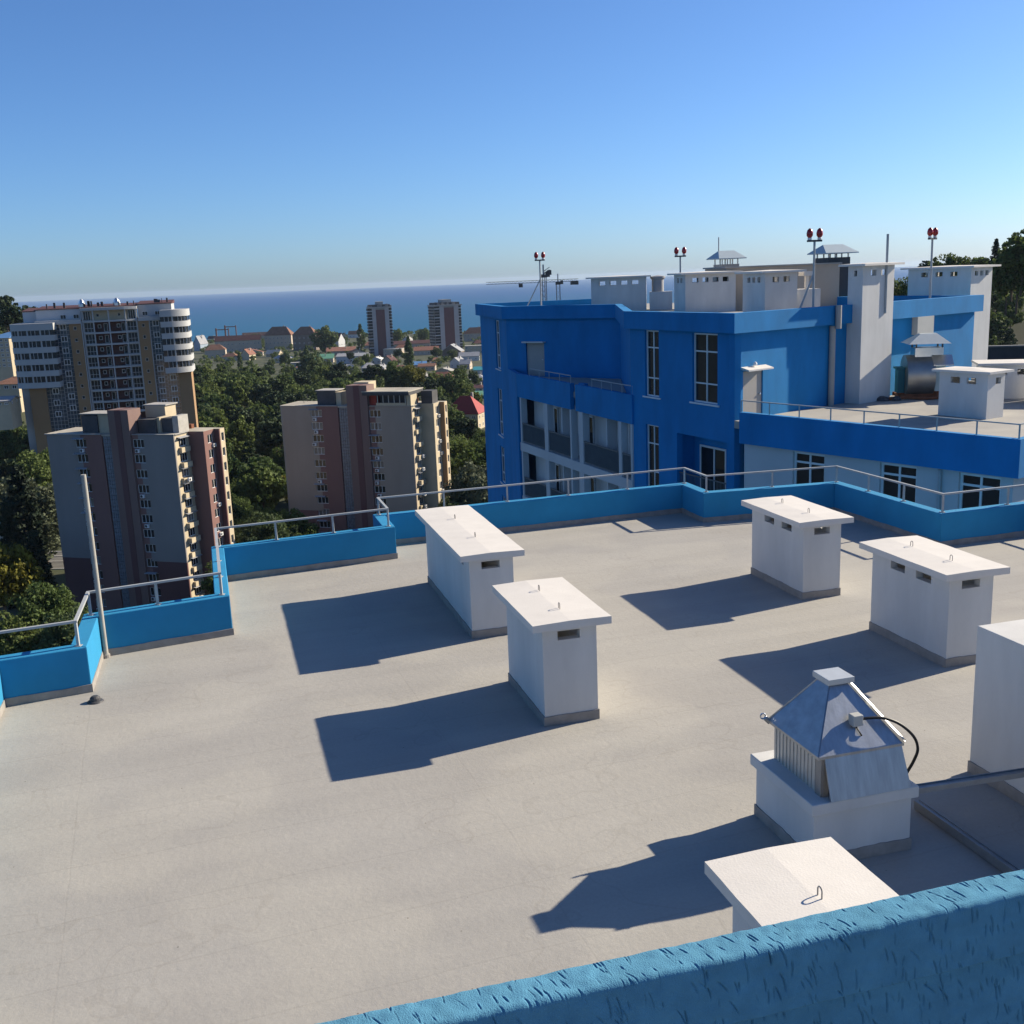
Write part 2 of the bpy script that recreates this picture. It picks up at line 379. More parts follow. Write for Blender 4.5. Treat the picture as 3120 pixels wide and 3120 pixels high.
    def seam(axis, period, w, off=0.0):
        a = n.new('ShaderNodeMath'); a.operation = 'ADD'; a.inputs[1].default_value = off; l.new(sp.outputs[axis], a.inputs[0])
        p = n.new('ShaderNodeMath'); p.operation = 'PINGPONG'; p.inputs[1].default_value = period / 2; l.new(a.outputs[0], p.inputs[0])
        k = n.new('ShaderNodeMapRange'); k.inputs['From Min'].default_value = 0; k.inputs['From Max'].default_value = w; l.new(p.outputs[0], k.inputs['Value']); return k.outputs['Result']
    s1 = seam('Y', 1.0, 0.018, 0.3); s2 = seam('X', 4.3, 0.014, 1.2)
    c = mix('MULTIPLY', 0.10, c, ramp(s1, 0.0, (0.35, 0.33, 0.3), 1.0, (1, 1, 1)))
    c = mix('MULTIPLY', 0.10, c, ramp(s2, 0.0, (0.45, 0.43, 0.4), 1.0, (1, 1, 1)))
    l.new(c, b.inputs['Base Color'])
    bsum = n.new('ShaderNodeMath'); bsum.operation = 'MULTIPLY_ADD'; bsum.inputs[1].default_value = 0.05
    l.new(s2, bsum.inputs[0]); l.new(noise(9, 8, None, 0.7), bsum.inputs[2])
    b2 = n.new('ShaderNodeMath'); b2.operation = 'MULTIPLY_ADD'; b2.inputs[1].default_value = 0.14; l.new(s1, b2.inputs[0]); l.new(bsum.outputs[0], b2.inputs[2])
    bp = n.new('ShaderNodeBump'); bp.inputs['Strength'].default_value = 0.35; bp.inputs['Distance'].default_value = 0.02
    l.new(b2.outputs[0], bp.inputs['Height']); l.new(bp.outputs['Normal'], b.inputs['Normal'])
_roofmat(roof_mat)
deck = MB(); out = offset(PAR, -0.2)
dp = out + [(14.5, 9.0), (3.5, -6.0), (-2.4, -4.0)]
deck.prism(dp, -0.35, 0.0)
deck_o = build(deck, 'roof_deck', roof_mat); deck_o['kind'] = 'structure'
own = thing('apartment_building', 'blue building that carries the foreground flat roof', 'building', (2, 10, -50))
ow = MB(); ow.prism(offset(PAR, -0.1) + [(14.0, 9.0), (3.4, -5.5), (-2.3, -3.6)], -50, -0.36); build(ow, 'wall', DBLUE, own, False)

par = thing('parapet_wall', 'low blue stepped parapet around the edge of the flat roof', 'parapet', (PAR[5][0], PAR[5][1], 0))
outp = offset(PAR, -0.24); skirt_in = offset(PAR, 0.014); 
for i in range(len(PAR) - 1):
    m = MB(); m.prism([PAR[i], PAR[i + 1], outp[i + 1], outp[i]], 0.0, PH); build(m, 'wall_segment', PBLUE, par, False, bevel=0.012)
    # bitumen upstand with an uneven upper edge
    a = Vector(skirt_in[i]); b = Vector(skirt_in[i + 1]); a2 = Vector(PAR[i]); b2 = Vector(PAR[i + 1])
    n_ = max(2, int((b - a).length / 0.10)); s = MB(); vs = []
    for k in range(n_ + 1):
        t = k / n_; p = a.lerp(b, t); q = a2.lerp(b2, t) ; q = q + (q - p) * 0.3
        h = 0.115 + 0.004 * math.sin(k * 0.5 + i) + rng.uniform(-0.004, 0.004)
        vs += [(p.x, p.y, 0.001), (p.x, p.y, h), (q.x, q.y, h)]
    fs = []
    for k in range(n_): fs += [(3 * k, 3 * k + 3, 3 * k + 4, 3 * k + 1), (3 * k + 1, 3 * k + 4, 3 * k + 5, 3 * k + 2)]
    s.add(vs, fs); build(s, 'skirting', SKIRT, par, False)

rail = thing('railing', 'thin grey metal railing on top of the blue stepped parapet', 'railing', (PAR[5][0], PAR[5][1], PH))
rl = offset(PAR, -0.12); RH = 1.05
for i in range(len(rl) - 1):
    a = Vector((*rl[i], RH)); b = Vector((*rl[i + 1], RH)); t = (b - a).normalized()
    m = MB(); m.bar(a - t * 0.024, b + t * 0.024 * (0 if i < len(rl) - 2 else 1) - t * (0.026 if i < len(rl) - 2 else 0), 0.05, 0.034); build(m, 'handrail', STEELP, rail, False)
    Ln = (b - a).length; k = max(1, round(Ln / 1.35)); pn = [0.0]
    if Ln > 1.6: pn += [j / k for j in range(1, k)]
    for f in pn:
        p = a.lerp(b, f); q = MB(); q.box(p.x - 0.019, p.y - 0.019, PH - 0.01, p.x + 0.019, p.y + 0.019, RH - 0.017)
        q.box(p.x - 0.045, p.y - 0.045, PH + 0.001, p.x + 0.045, p.y + 0.045, PH + 0.009); build(q, 'post', STEELP, rail, False)

def hollow_box(w, l, h, th, holes):              # four upright panels; holes: side -> list of (s0,s1,z0,z1)
    m = MB(); x, y = w / 2, l / 2
    m.panel((-x, -y), (x, -y), 0, h, th, holes.get('f', ())); m.panel((x, y), (-x, y), 0, h, th, holes.get('b', ()))
    m.panel((x, -y + th), (x, y - th), 0, h, th, holes.get('r', ())); m.panel((-x, y - th), (-x, -y + th), 0, h, th, holes.get('l', ()))
    return m
def skirt_box(w, l, h0, th=0.014):
    s = MB(); x, y = w / 2 + th, l / 2 + th; cs = [(-x, -y), (x, -y), (x, y), (-x, y)]; vs = []; 
    for i in range(4):
        a, b = Vector(cs[i]), Vector(cs[(i + 1) % 4]); n_ = max(3, int((b - a).length / 0.07))
        for k in range(n_):
            p = a.lerp(b, k / n_); h = h0 + rng.uniform(-0.004, 0.004) + 0.003 * math.sin(k * 0.7 + i); vs += [(p.x, p.y, 0.001), (p.x, p.y, h), (p.x * (1 - 0.03 / max(w, .4)), p.y * (1 - 0.03 / l), h + 0.002)]
    n3 = len(vs) // 3; fs = []
    for k in range(n3):
        j = (k + 1) % n3; fs += [(3 * k, 3 * j, 3 * j + 1, 3 * k + 1), (3 * k + 1, 3 * j + 1, 3 * j + 2, 3 * k + 2)]
    return s.add(vs, fs)
LOOP = M('rebar_loop', (0.30, 0.27, 0.24), 0.6, 0.2, 20)
def vent(label, u, v, w, l, holes, loops, ht=1.31, group='white vent shafts on the roof', rot=UA, xy=None, z=0.0, ow=0.16, capt=0.095, skirt=True, name='vent_shaft'):
    x, y = xy or uv(u, v)
    t = thing(name, label, 'vent shaft', (x, y, z), rot, group)
    build(hollow_box(w, l, ht, 0.12, holes), 'wall', WHITE, t)
    c = MB(); x0, y0 = w / 2 + ow, l / 2 + ow - 0.03
    # slab with a shallow ridge and a slightly uneven top
    ny = max(6, int(l * 5)); vs = []
    for k in range(ny + 1):
        yy = -y0 + 2 * y0 * k / ny; j = lambda: rng.uniform(-0.003, 0.003)
        vs += [(-x0, yy, ht), (-x0, yy, ht + capt + j()), (-x0 * 0.05 + 2 * j(), yy, ht + capt + 0.014 + j()), (x0, yy, ht + capt + j()), (x0, yy, ht)]
    fs = []
    for k in range(ny):
        for q in range(5): fs.append((5 * k + q, 5 * k + (q + 1) % 5, 5 * k + 5 + (q + 1) % 5, 5 * k + 5 + q))
    fs += [(0, 1, 2, 3, 4), tuple(5 * ny + q for q in (4, 3, 2, 1, 0))]
    fs = [f[::-1] for f in fs]
    c.add(vs, fs); build(c, 'cap', CAPW, t)
    if skirt: build(skirt_box(w, l, 0.13), 'skirting', SKIRT, t)
    for yy in loops:
        lp = MB(); zt = ht + capt + 0.02; pts = []
        for k in range(9):
            a = math.pi * k / 8; pts.append((0.0, yy - 0.026 * math.cos(a), zt + 0.045 + 0.026 * math.sin(a)))
        lp.tube([(0, yy - 0.026, zt - 0.02)] + pts + [(0, yy + 0.026, zt - 0.02)], 0.0055, 6); build(lp, 'lifting_loop', LOOP, t, smooth=True)
    return t
def uvi(x, y): return (x * EU[0] + y * EU[1], x * EVV[0] + y * EVV[1])
F1 = (0.20, 0.50, 1.13, 1.25)
def hs(l, *ss): return [(l - 0.12 - s - 0.36, l - 0.12 - s, 1.13, 1.24) for s in ss]
def sides(l): 
    n = l - 0.24; 
    L_ = [(n - 0.62, n - 0.28, 1.12, 1.24), (n - 1.22, n - 0.88, 1.12, 1.24)]     # left panel runs back to front
    return {'l': L_, 'r': [(n - b, n - a, c, d) for a, b, c, d in L_]}
HF = {'f': [F1], 'b': [(0.2, 0.5, 1.13, 1.25)]}
vent('long white vent shaft with the longest capped slab, behind the single one', *uvi(-0.83, 18.0), 0.72, 3.5, {**HF, **sides(3.5)}, (-0.75, 0.75))
vent('white vent shaft standing in the middle of the roof, front of the long one', *uvi(0.44, 13.6), 0.72, 1.68, {**HF, **sides(1.68)}, (-0.45, 0.42))
vent('white vent shaft nearest the far parapet corner with two side slots', *uvi(5.05, 18.53), 0.72, 1.8, {**HF, **sides(1.8)}, (-0.45, 0.45))
vent('white vent shaft at the right, close to the tall uncapped white shaft', *uvi(6.14, 15.14), 0.72, 1.8, {**HF, **sides(1.8)}, (-0.45, 0.45))
vent('white vent shaft nearest the camera, cap partly hidden by the foreground parapet', *uvi(2.06, 6.22), 0.72, 1.68, {**HF, **sides(1.68)}, (-0.4, 0.28))

# metal roof fan with pyramid hood
FU, FV = 5.615, 8.66; fx, fy = uv(FU, FV)
fan = thing('roof_fan', 'galvanised pyramid hooded roof fan on a white plinth with black cable', 'roof fan', (fx, fy, 0), UA)
m = MB(); m.box(-0.555, -0.58, 0, 0.555, 0.58, 0.46); build(m, 'plinth', WHITE, fan, bevel=0.006)
m = MB(); m.box(-0.605, -0.63, 0.462, 0.605, 0.63, 0.56); build(m, 'plinth_slab', WHITE, fan, bevel=0.01)
build(skirt_box(1.11, 1.16, 0.10), 'skirting', SKIRT, fan)
m = MB()                                          # corrugated left and right casings
for sx in (-1, 1):
    n_ = 24
    for k in range(n_):
        y0 = -0.40 + 0.84 * k / n_; dx = 0.008 if k % 2 else 0.0
        xa = sx * (0.415 + dx); xb = sx * 0.39
        m.box(min(xa, xb), y0, 0.56, max(xa, xb), y0 + 0.84 / n_ * 0.98, 0.90)
m.box(-0.39, 0.40, 0.56, 0.39, 0.42, 0.9); build(m, 'casing', M('zinc_casing', (0.52, 0.50, 0.46), 0.5, 0.08, 8, metal=0.5), fan)
m = MB()                                          # flared front apron
z0, z1 = 0.565, 0.925
m.add([(-0.405, -0.640, z0), (0.50, -0.640, z0), (0.46, -0.515, z1), (-0.41, -0.515, z1), (-0.405, -0.622, z0), (0.50, -0.622, z0), (0.46, -0.497, z1), (-0.41, -0.497, z1)],
      [(0, 1, 2, 3), (7, 6, 5, 4), (0, 4, 5, 1), (1, 5, 6, 2), (2, 6, 7, 3), (3, 7, 4, 0)]); build(m, 'apron', GALV, fan)
m = MB(); m.box(-0.44, -0.50, 0.56, -0.42, -0.40, 0.93); m.box(-0.42, -0.51, 0.56, -0.36, -0.49, 0.93); build(m, 'corner_angle', M('dull_zinc', (0.33, 0.31, 0.29), 0.55, 0.1, 8, metal=0.6), fan)
for k in range(6):                                # slotted strip under the eaves
    m = MB(); m.box(-0.437, -0.34 + 0.135 * k, 0.885, -0.424, -0.27 + 0.135 * k, 0.915); build(m, 'vent_slot', BLACK, fan)
E0, E1_, EZ0, EZ1 = 0.485, 0.105, 0.94, 1.47
m = MB()
base = [(-E0, -0.52), (E0, -0.52), (E0, 0.47), (-E0, 0.47)]; top = [(-E1_, -0.09), (E1_, -0.09), (E1_, 0.12), (-E1_, 0.12)]
vs = [(x, y, EZ0 - 0.025) for x, y in base] + [(x, y, EZ0) for x, y in base] + [(x, y, EZ1) for x, y in top]
fs = [(3, 2, 1, 0)] + [(i, (i + 1) % 4, 4 + (i + 1) % 4, 4 + i) for i in range(4)] + [(4 + i, 4 + (i + 1) % 4, 8 + (i + 1) % 4, 8 + i) for i in range(4)] + [(8, 9, 10, 11)]
m.add(vs, fs); build(m, 'hood', GALV, fan)
m = MB()                                          # folded ridge on the sunny front edge
m.bar((E0 + 0.004, -0.522, EZ0 + 0.01), (E1_ + 0.006, -0.09, EZ1), 0.035, 0.03); build(m, 'ridge_fold', STAIN, fan)
m = MB(); m.bar((-E0, -0.522, EZ0 + 0.006), (-E1_, -0.09, EZ1), 0.016, 0.012); m.bar((-E0, 0.47, EZ0 + 0.006), (-E1_, 0.12, EZ1), 0.016, 0.012); m.bar((E0, 0.47, EZ0 + 0.006), (E1_, 0.12, EZ1), 0.016, 0.012); build(m, 'hood_seam', GALV, fan)
m = MB(); m.box(-0.15, -0.135, 1.475, 0.15, 0.165, 1.535); build(m, 'hood_cap', M('zinc_cap', (0.50, 0.52, 0.53), 0.5, 0.06, 6, metal=0.4), fan, bevel=0.005)
def hood_pt(x, zz, off): 
    t = (zz - EZ0) / (EZ1 - EZ0); y = -0.52 + t * (0.43); return (x, y - off, zz)
m = MB(); p = hood_pt(0.02, 1.19, 0.055); m.box(p[0] - 0.055, p[1] - 0.05, p[2] - 0.05, p[0] + 0.055, p[1] + 0.05, p[2] + 0.06); build(m, 'junction_box', GREYP, fan, bevel=0.008)
m = MB(); cp = [(0.075, -0.37, 1.19), (0.16, -0.40, 1.20), (0.30, -0.43, 1.19), (0.46, -0.47, 1.12), (0.60, -0.50, 0.99), (0.67, -0.49, 0.85), (0.67, -0.44, 0.72), (0.62, -0.42, 0.62), (0.585, -0.41, 0.565)]
# smooth the cable through its points
def smooth_pts(p, n=6):
    p = [Vector(q) for q in p]; o = []
    for i in range(len(p) - 1):
        a, b, c, d = p[max(i - 1, 0)], p[i], p[i + 1], p[min(i + 2, len(p) - 1)]
        for k in range(n):
            t = k / n; o.append(0.5 * ((2 * b) + (c - a) * t + (2 * a - 5 * b + 4 * c - d) * t * t + (3 * b - a - 3 * c + d) * t ** 3))
    return o + [p[-1]]
m.tube(smooth_pts(cp), 0.015, 8); build(m, 'cable', BLACK, fan, smooth=True)
m = MB(); m.tube(smooth_pts([(0.02, -0.36, 1.14), (0.03, -0.42, 1.09), (0.05, -0.44, 1.05)]), 0.008, 6); build(m, 'cable_gland', BLACK, fan, smooth=True)
for (x, y) in ((-E0, 0.47), (E0, 0.47)):
    m = MB(); pts = [(x, y, EZ0)] + [(x + (0.06 if x > 0 else -0.06) + 0.03 * math.cos(a), y, EZ0 + 0.05 + 0.03 * math.sin(a)) for a in np.linspace(math.pi * 1.2, math.pi * 3.1, 9)]
    m.tube(pts, 0.008, 6); m.bar((x * 0.97, y - 0.01, EZ0 - 0.02), (x * 1.08, y - 0.01, EZ0 + 0.03), 0.02, 0.05); build(m, 'lifting_eye', STAIN, fan)

for ch in fan.children:                           # true heights of plinth, eaves and cap
    for v in ch.data.vertices:
        v.co.x *= 0.96; v.co.y *= 0.955; v.co.z = float(np.interp(v.co.z, [0, 0.56, 0.94, 1.535, 2.0], [0, 0.68, 1.10, 1.69, 2.15]))

# tall uncapped shaft at the right edge, with an unseen drum added to shade its top
su, sv = 8.52, 8.30; sx_, sy_ = uv(su, sv)
sh = thing('masonry_shaft', 'tall white uncapped shaft at the right edge of the near roof', 'vent shaft', (sx_, sy_, 0), UA)
m = MB(); m.box(-0.75, -0.97, 0, 0.75, 0.97, 1.72); build(m, 'wall', WHITE, sh, bevel=0.006); build(skirt_box(1.5, 1.94, 0.14), 'skirting', SKIRT, sh)
f2 = thing('shadow_drum', 'unseen round metal drum added to shade the top of the tall uncapped shaft', 'roof fan', (*uv(8.97, 8.55), 1.722), UA)
m = MB(); m.lathe([(0.26, 0), (0.26, 0.34), (0.36, 0.36), (0.36, 0.42), (0.1, 0.5)], 20); build(m, 'drum', GALV, f2, smooth=True)
m = MB(); m.box(-0.29, -0.29, 0.0, 0.29, 0.29, 0.05); build(m, 'base_plate', GALV, f2)
TRAYM = M('dull_tray_steel', (0.30, 0.31, 0.32), 0.55, 0.12, 6, metal=0.7)
def tray(label, a, b, w, h, z):
    t = thing('cable_tray', label, 'cable tray', (*a, z), 0, 'metal cable trays beside the fan'); A = Vector((*a, z)); B = Vector((*b, z)); d = (B - A).normalized(); nn = Vector((-d.y, d.x, 0)) * (w / 2)
    m = MB(); m.bar(A + Vector((0, 0, h / 2)), B + Vector((0, 0, h / 2)), w, h); build(m, 'channel', TRAYM, t, False)
    for s_ in (-1, 1):
        q = MB(); q.bar(A + nn * s_ + Vector((0, 0, h)), B + nn * s_ + Vector((0, 0, h)), 0.010, 0.026); build(q, 'flange', TRAYM, t, False)
tray('short metal tray bridging from the fan plinth to the tall shaft', uv(6.20, 8.14), uv(7.765, 8.05), 0.08, 0.045, 0.575)
tray('long low metal tray running from the fan plinth towards the camera', uv(6.70, 8.75), uv(6.72, 5.6), 0.06, 0.085, 0.012)

# pole and drain
pl = thing('mast_pole', 'bare grey metal pole standing in the parapet corner', 'pole', (-6.50, 16.02, 0))
m = MB(); m.tube([(0, 0, 0), (0, 0, 2.94)], 0.038, 12); build(m, 'tube', M('weathered_pole', (0.36, 0.34, 0.30), 0.6, 0.15, 4), pl, smooth=True)
m = MB(); m.lathe([(0.06, 0), (0.06, 0.05), (0.04, 0.07)], 12); build(m, 'base_collar', SKIRT, pl)
dr = thing('roof_drain', 'small dark domed drain set in the roof membrane', 'drain', (-5.98, 14.16, 0))
m = MB(); m.lathe([(0.115, 0.001), (0.10, 0.018), (0.07, 0.03)], 20); build(m, 'collar', DARKM, dr)
m = MB(); m.lathe([(0.075, 0.03), (0.07, 0.06), (0.045, 0.085), (0.01, 0.09)], 14); build(m, 'dome', DARKM, dr)

# ------------------------------------------------------------------ parapet right under the camera (bark-beetle stucco)
def front_parapet():
    t = thing('foreground_parapet', 'pale blue rough stucco parapet in the near foreground', 'parapet', (*uv(0.6, 1.33), 4.0), UA)
    TOP, VO, VI = 4.6, 1.335, 1.272
    u0, u1 = -0.7, 2.5; nt = 250
    # profile: outer face up, rounded top, inner face down
    prof = []
    r = 0.009
    for k in range(12): prof.append((VO, TOP - 0.10 + (0.10 - r) * k / 12, 1.0, 0.0))
    for k in range(8): a = (math.pi / 2) * k / 8; prof.append((VO - r + r * math.cos(a), TOP - r + r * math.sin(a), math.cos(a), math.sin(a)))
    for k in range(36): prof.append((VO - r + (VI + r - VO + r) * k / 36, TOP, 0.0, 1.0))
    for k in range(8): a = (math.pi / 2) * k / 8; prof.append((VI + r - r * math.sin(a), TOP - r + r * math.cos(a), -math.sin(a), math.cos(a)))
    rest = nt - len(prof)
    for k in range(rest + 1):
        zz = TOP - r - (0.30 - r) * k / rest; prof.append((VI + (0.030 if zz < 4.487 else 0.0), zz, -1.0, 0.0))
    prof = np.array(prof); npf = len(prof)
    arc = np.concatenate([[0], np.cumsum(np.hypot(np.diff(prof[:, 0]), np.diff(prof[:, 1])))])
    us = np.concatenate([np.linspace(u0, -0.1, 210)[:-1], np.linspace(-0.1, 1.4, 1400), np.linspace(1.4, u1, 380)[1:]]); nu = len(us)
    H = np.zeros((nu, npf))
    U = us[:, None]; Sx = arc[None, :]
    R = np.random.default_rng(3)
    # smooth unevenness plus fine grain
    for _ in range(90):
        f = R.uniform(10, 300); an = R.uniform(0, 6.28); H += 0.00022 * (60 / (60 + f)) * np.sin((U * math.cos(an) + Sx * math.sin(an)) * f + R.uniform(0, 6.28))
    H += R.normal(0, 0.00010, H.shape)
    # scratched grooves left by the float, mostly across the wall
    for _ in range(2500):
        cu, cs = R.uniform(u0, u1), R.uniform(0, arc[-1]); ln = R.uniform(0.008, 0.036) * (0.7 if cs < 0.17 else 1.0); wd = R.uniform(0.0007, 0.0013); ang = R.normal(0.24, 0.17); dep = R.uniform(0.0010, 0.0026) * (0.75 if cs < 0.17 else 1.5)
        i0, i1 = np.searchsorted(us, [cu - 0.06, cu + 0.06]); j0, j1 = np.searchsorted(arc, [cs - 0.06, cs + 0.06])
        if i1 <= i0 or j1 <= j0: continue
        du = us[i0:i1, None] - cu; ds = arc[None, j0:j1] - cs
        a = ds * math.cos(ang) + du * math.sin(ang); b = -ds * math.sin(ang) + du * math.cos(ang) + 0.12 * a * np.sin(a * 60)
        H[i0:i1, j0:j1] -= dep * np.exp(-(b / wd) ** 2) / (1 + np.exp((np.abs(a) - ln / 2) * 600))
        H[i0:i1, j0:j1] += 0.35 * dep * np.exp(-((b - 1.8 * wd) / wd) ** 2) / (1 + np.exp((np.abs(a) - ln / 2) * 600))
    V = prof[None, :, 0] + H * prof[None, :, 2]; Z = prof[None, :, 1] + H * prof[None, :, 3]
    co = np.empty((nu, npf, 3)); co[..., 0] = U - 0.6; co[..., 1] = V - 1.33; co[..., 2] = Z - 4.0
    idx = np.arange(nu * npf).reshape(nu, npf)
    q = np.stack([idx[:-1, :-1], idx[1:, :-1], idx[1:, 1:], idx[:-1, 1:]], -1).reshape(-1, 4)
    me = bpy.data.meshes.new('stucco_coat'); me.vertices.add(nu * npf); me.vertices.foreach_set('co', co.reshape(-1))
    me.loops.add(q.size); me.loops.foreach_set('vertex_index', q.reshape(-1)); me.polygons.add(len(q))
    me.polygons.foreach_set('loop_start', np.arange(0, q.size, 4)); me.polygons.foreach_set('loop_total', np.full(len(q), 4))
    me.polygons.foreach_set('use_smooth', np.ones(len(q), bool)); me.update(calc_edges=True); me.validate()
    me.materials.append(M('stucco_blue_paint', (0.098, 0.265, 0.385), 0.95, 0.14, 18, 0.3, 500, spec=0.1))
    o = inst('stucco_coat', me, t)
    m = MB(); m.box(-2.6, VI + 0.038 - 1.33, -4.0, 3.2, VO - 0.012 - 1.33, 0.575); build(m, 'core', PBLUE, t)
    m = MB(); m.box(u0 - 0.6, VI + 0.033 - 1.33, 0.0, u1 - 0.6, VI + 0.036 - 1.33, 0.31); build(m, 'lower_band', M('stucco_blue_paint', (0, 0, 0)), t)
    f = MB(); f.prism([uv(-1.2, VI + 0.037), uv(2.6, VI + 0.037), uv(2.6, -2.2), uv(-1.2, -2.2)], 3.8, 4.0)
    o = build(f, 'upper_terrace', SKIRT); o['kind'] = 'structure'
front_parapet()

# ------------------------------------------------------------------ windows
_wc = {}
def window(parent, loc, rz, w, h, vb=(), hb=(), fr=0.06, dep=0.08, sep=False, name='window', sill=False, gmat=None, fmat=None):
    """window in the local plane x (along wall) / z, front towards -y; origin lower left corner. vb/hb: bar positions as fractions"""
    key = (round(w, 2), round(h, 2), tuple(vb), tuple(hb), fr, dep, sep, sill, gmat.name if gmat else '', fmat.name if fmat else '')
    if key not in _wc:
        m = MB(); m.box(0, 0, 0, w, dep, fr); m.box(0, 0, h - fr, w, dep, h); m.box(0, 0, fr, fr, dep, h - fr); m.box(w - fr, 0, fr, w, dep, h - fr)
        xs = [0] + [v * w for v in vb] + [w]; zs = [0] + [z * h for z in hb] + [h]
        for x in xs[1:-1]: m.box(x - fr * 0.45, 0.006, fr, x + fr * 0.45, dep - 0.006, h - fr)
        for z in zs[1:-1]:
            for i in range(len(xs) - 1):
                a = xs[i] + (fr if i == 0 else fr * 0.45); b = xs[i + 1] - (fr if i == len(xs) - 2 else fr * 0.45)
                m.box(a, 0.010, z - fr * 0.45, b, dep - 0.01, z + fr * 0.45)
        fme = mesh_of(m, 'window_frame'); fme.materials.append(fmat or PVC)
        panes = []
        if sep:
            for i in range(len(xs) - 1):
                for j in range(len(zs) - 1):
                    p = MB(); a = xs[i] + (fr if i == 0 else fr * 0.45); b = xs[i + 1] - (fr if i == len(xs) - 2 else fr * 0.45)
                    c = zs[j] + (fr if j == 0 else fr * 0.45); d = zs[j + 1] - (fr if j == len(zs) - 2 else fr * 0.45)
                    p.box(a, dep * 0.5, c, b, dep * 0.7, d); panes.append(mesh_of(p, 'pane'))
        else:
            p = MB(); p.box(fr, dep * 0.5, fr, w - fr, dep * 0.7, h - fr); panes.append(mesh_of(p, 'pane'))
        for p in panes: p.materials.append(gmat or GLASS)
        sm = None
        if sill:
            s_ = MB(); s_.box(-0.15, -0.16, -0.07, w + 0.15, dep, -0.005); sm = mesh_of(s_, 'sill'); sm.materials.append(fmat or PVC)
        _wc[key] = (fme, panes, sm)
    fme, panes, sm = _wc[key]
    o = inst(name, fme, parent, loc, rz)
    for p in panes: inst('pane', p, o)
    if sm: inst('sill', sm, o)
    return o
def on_wall(A, B, s, z, par, inset=0.0):
    d = Vector((B[0] - A[0], B[1] - A[1])).normalized(); p = Vector((A[0], A[1])) + d * s + Vector((-d.y, d.x)) * inset; o = wloc(par)
    return (p.x - o.x, p.y - o.y, z - o.z), math.atan2(d.y, d.x)

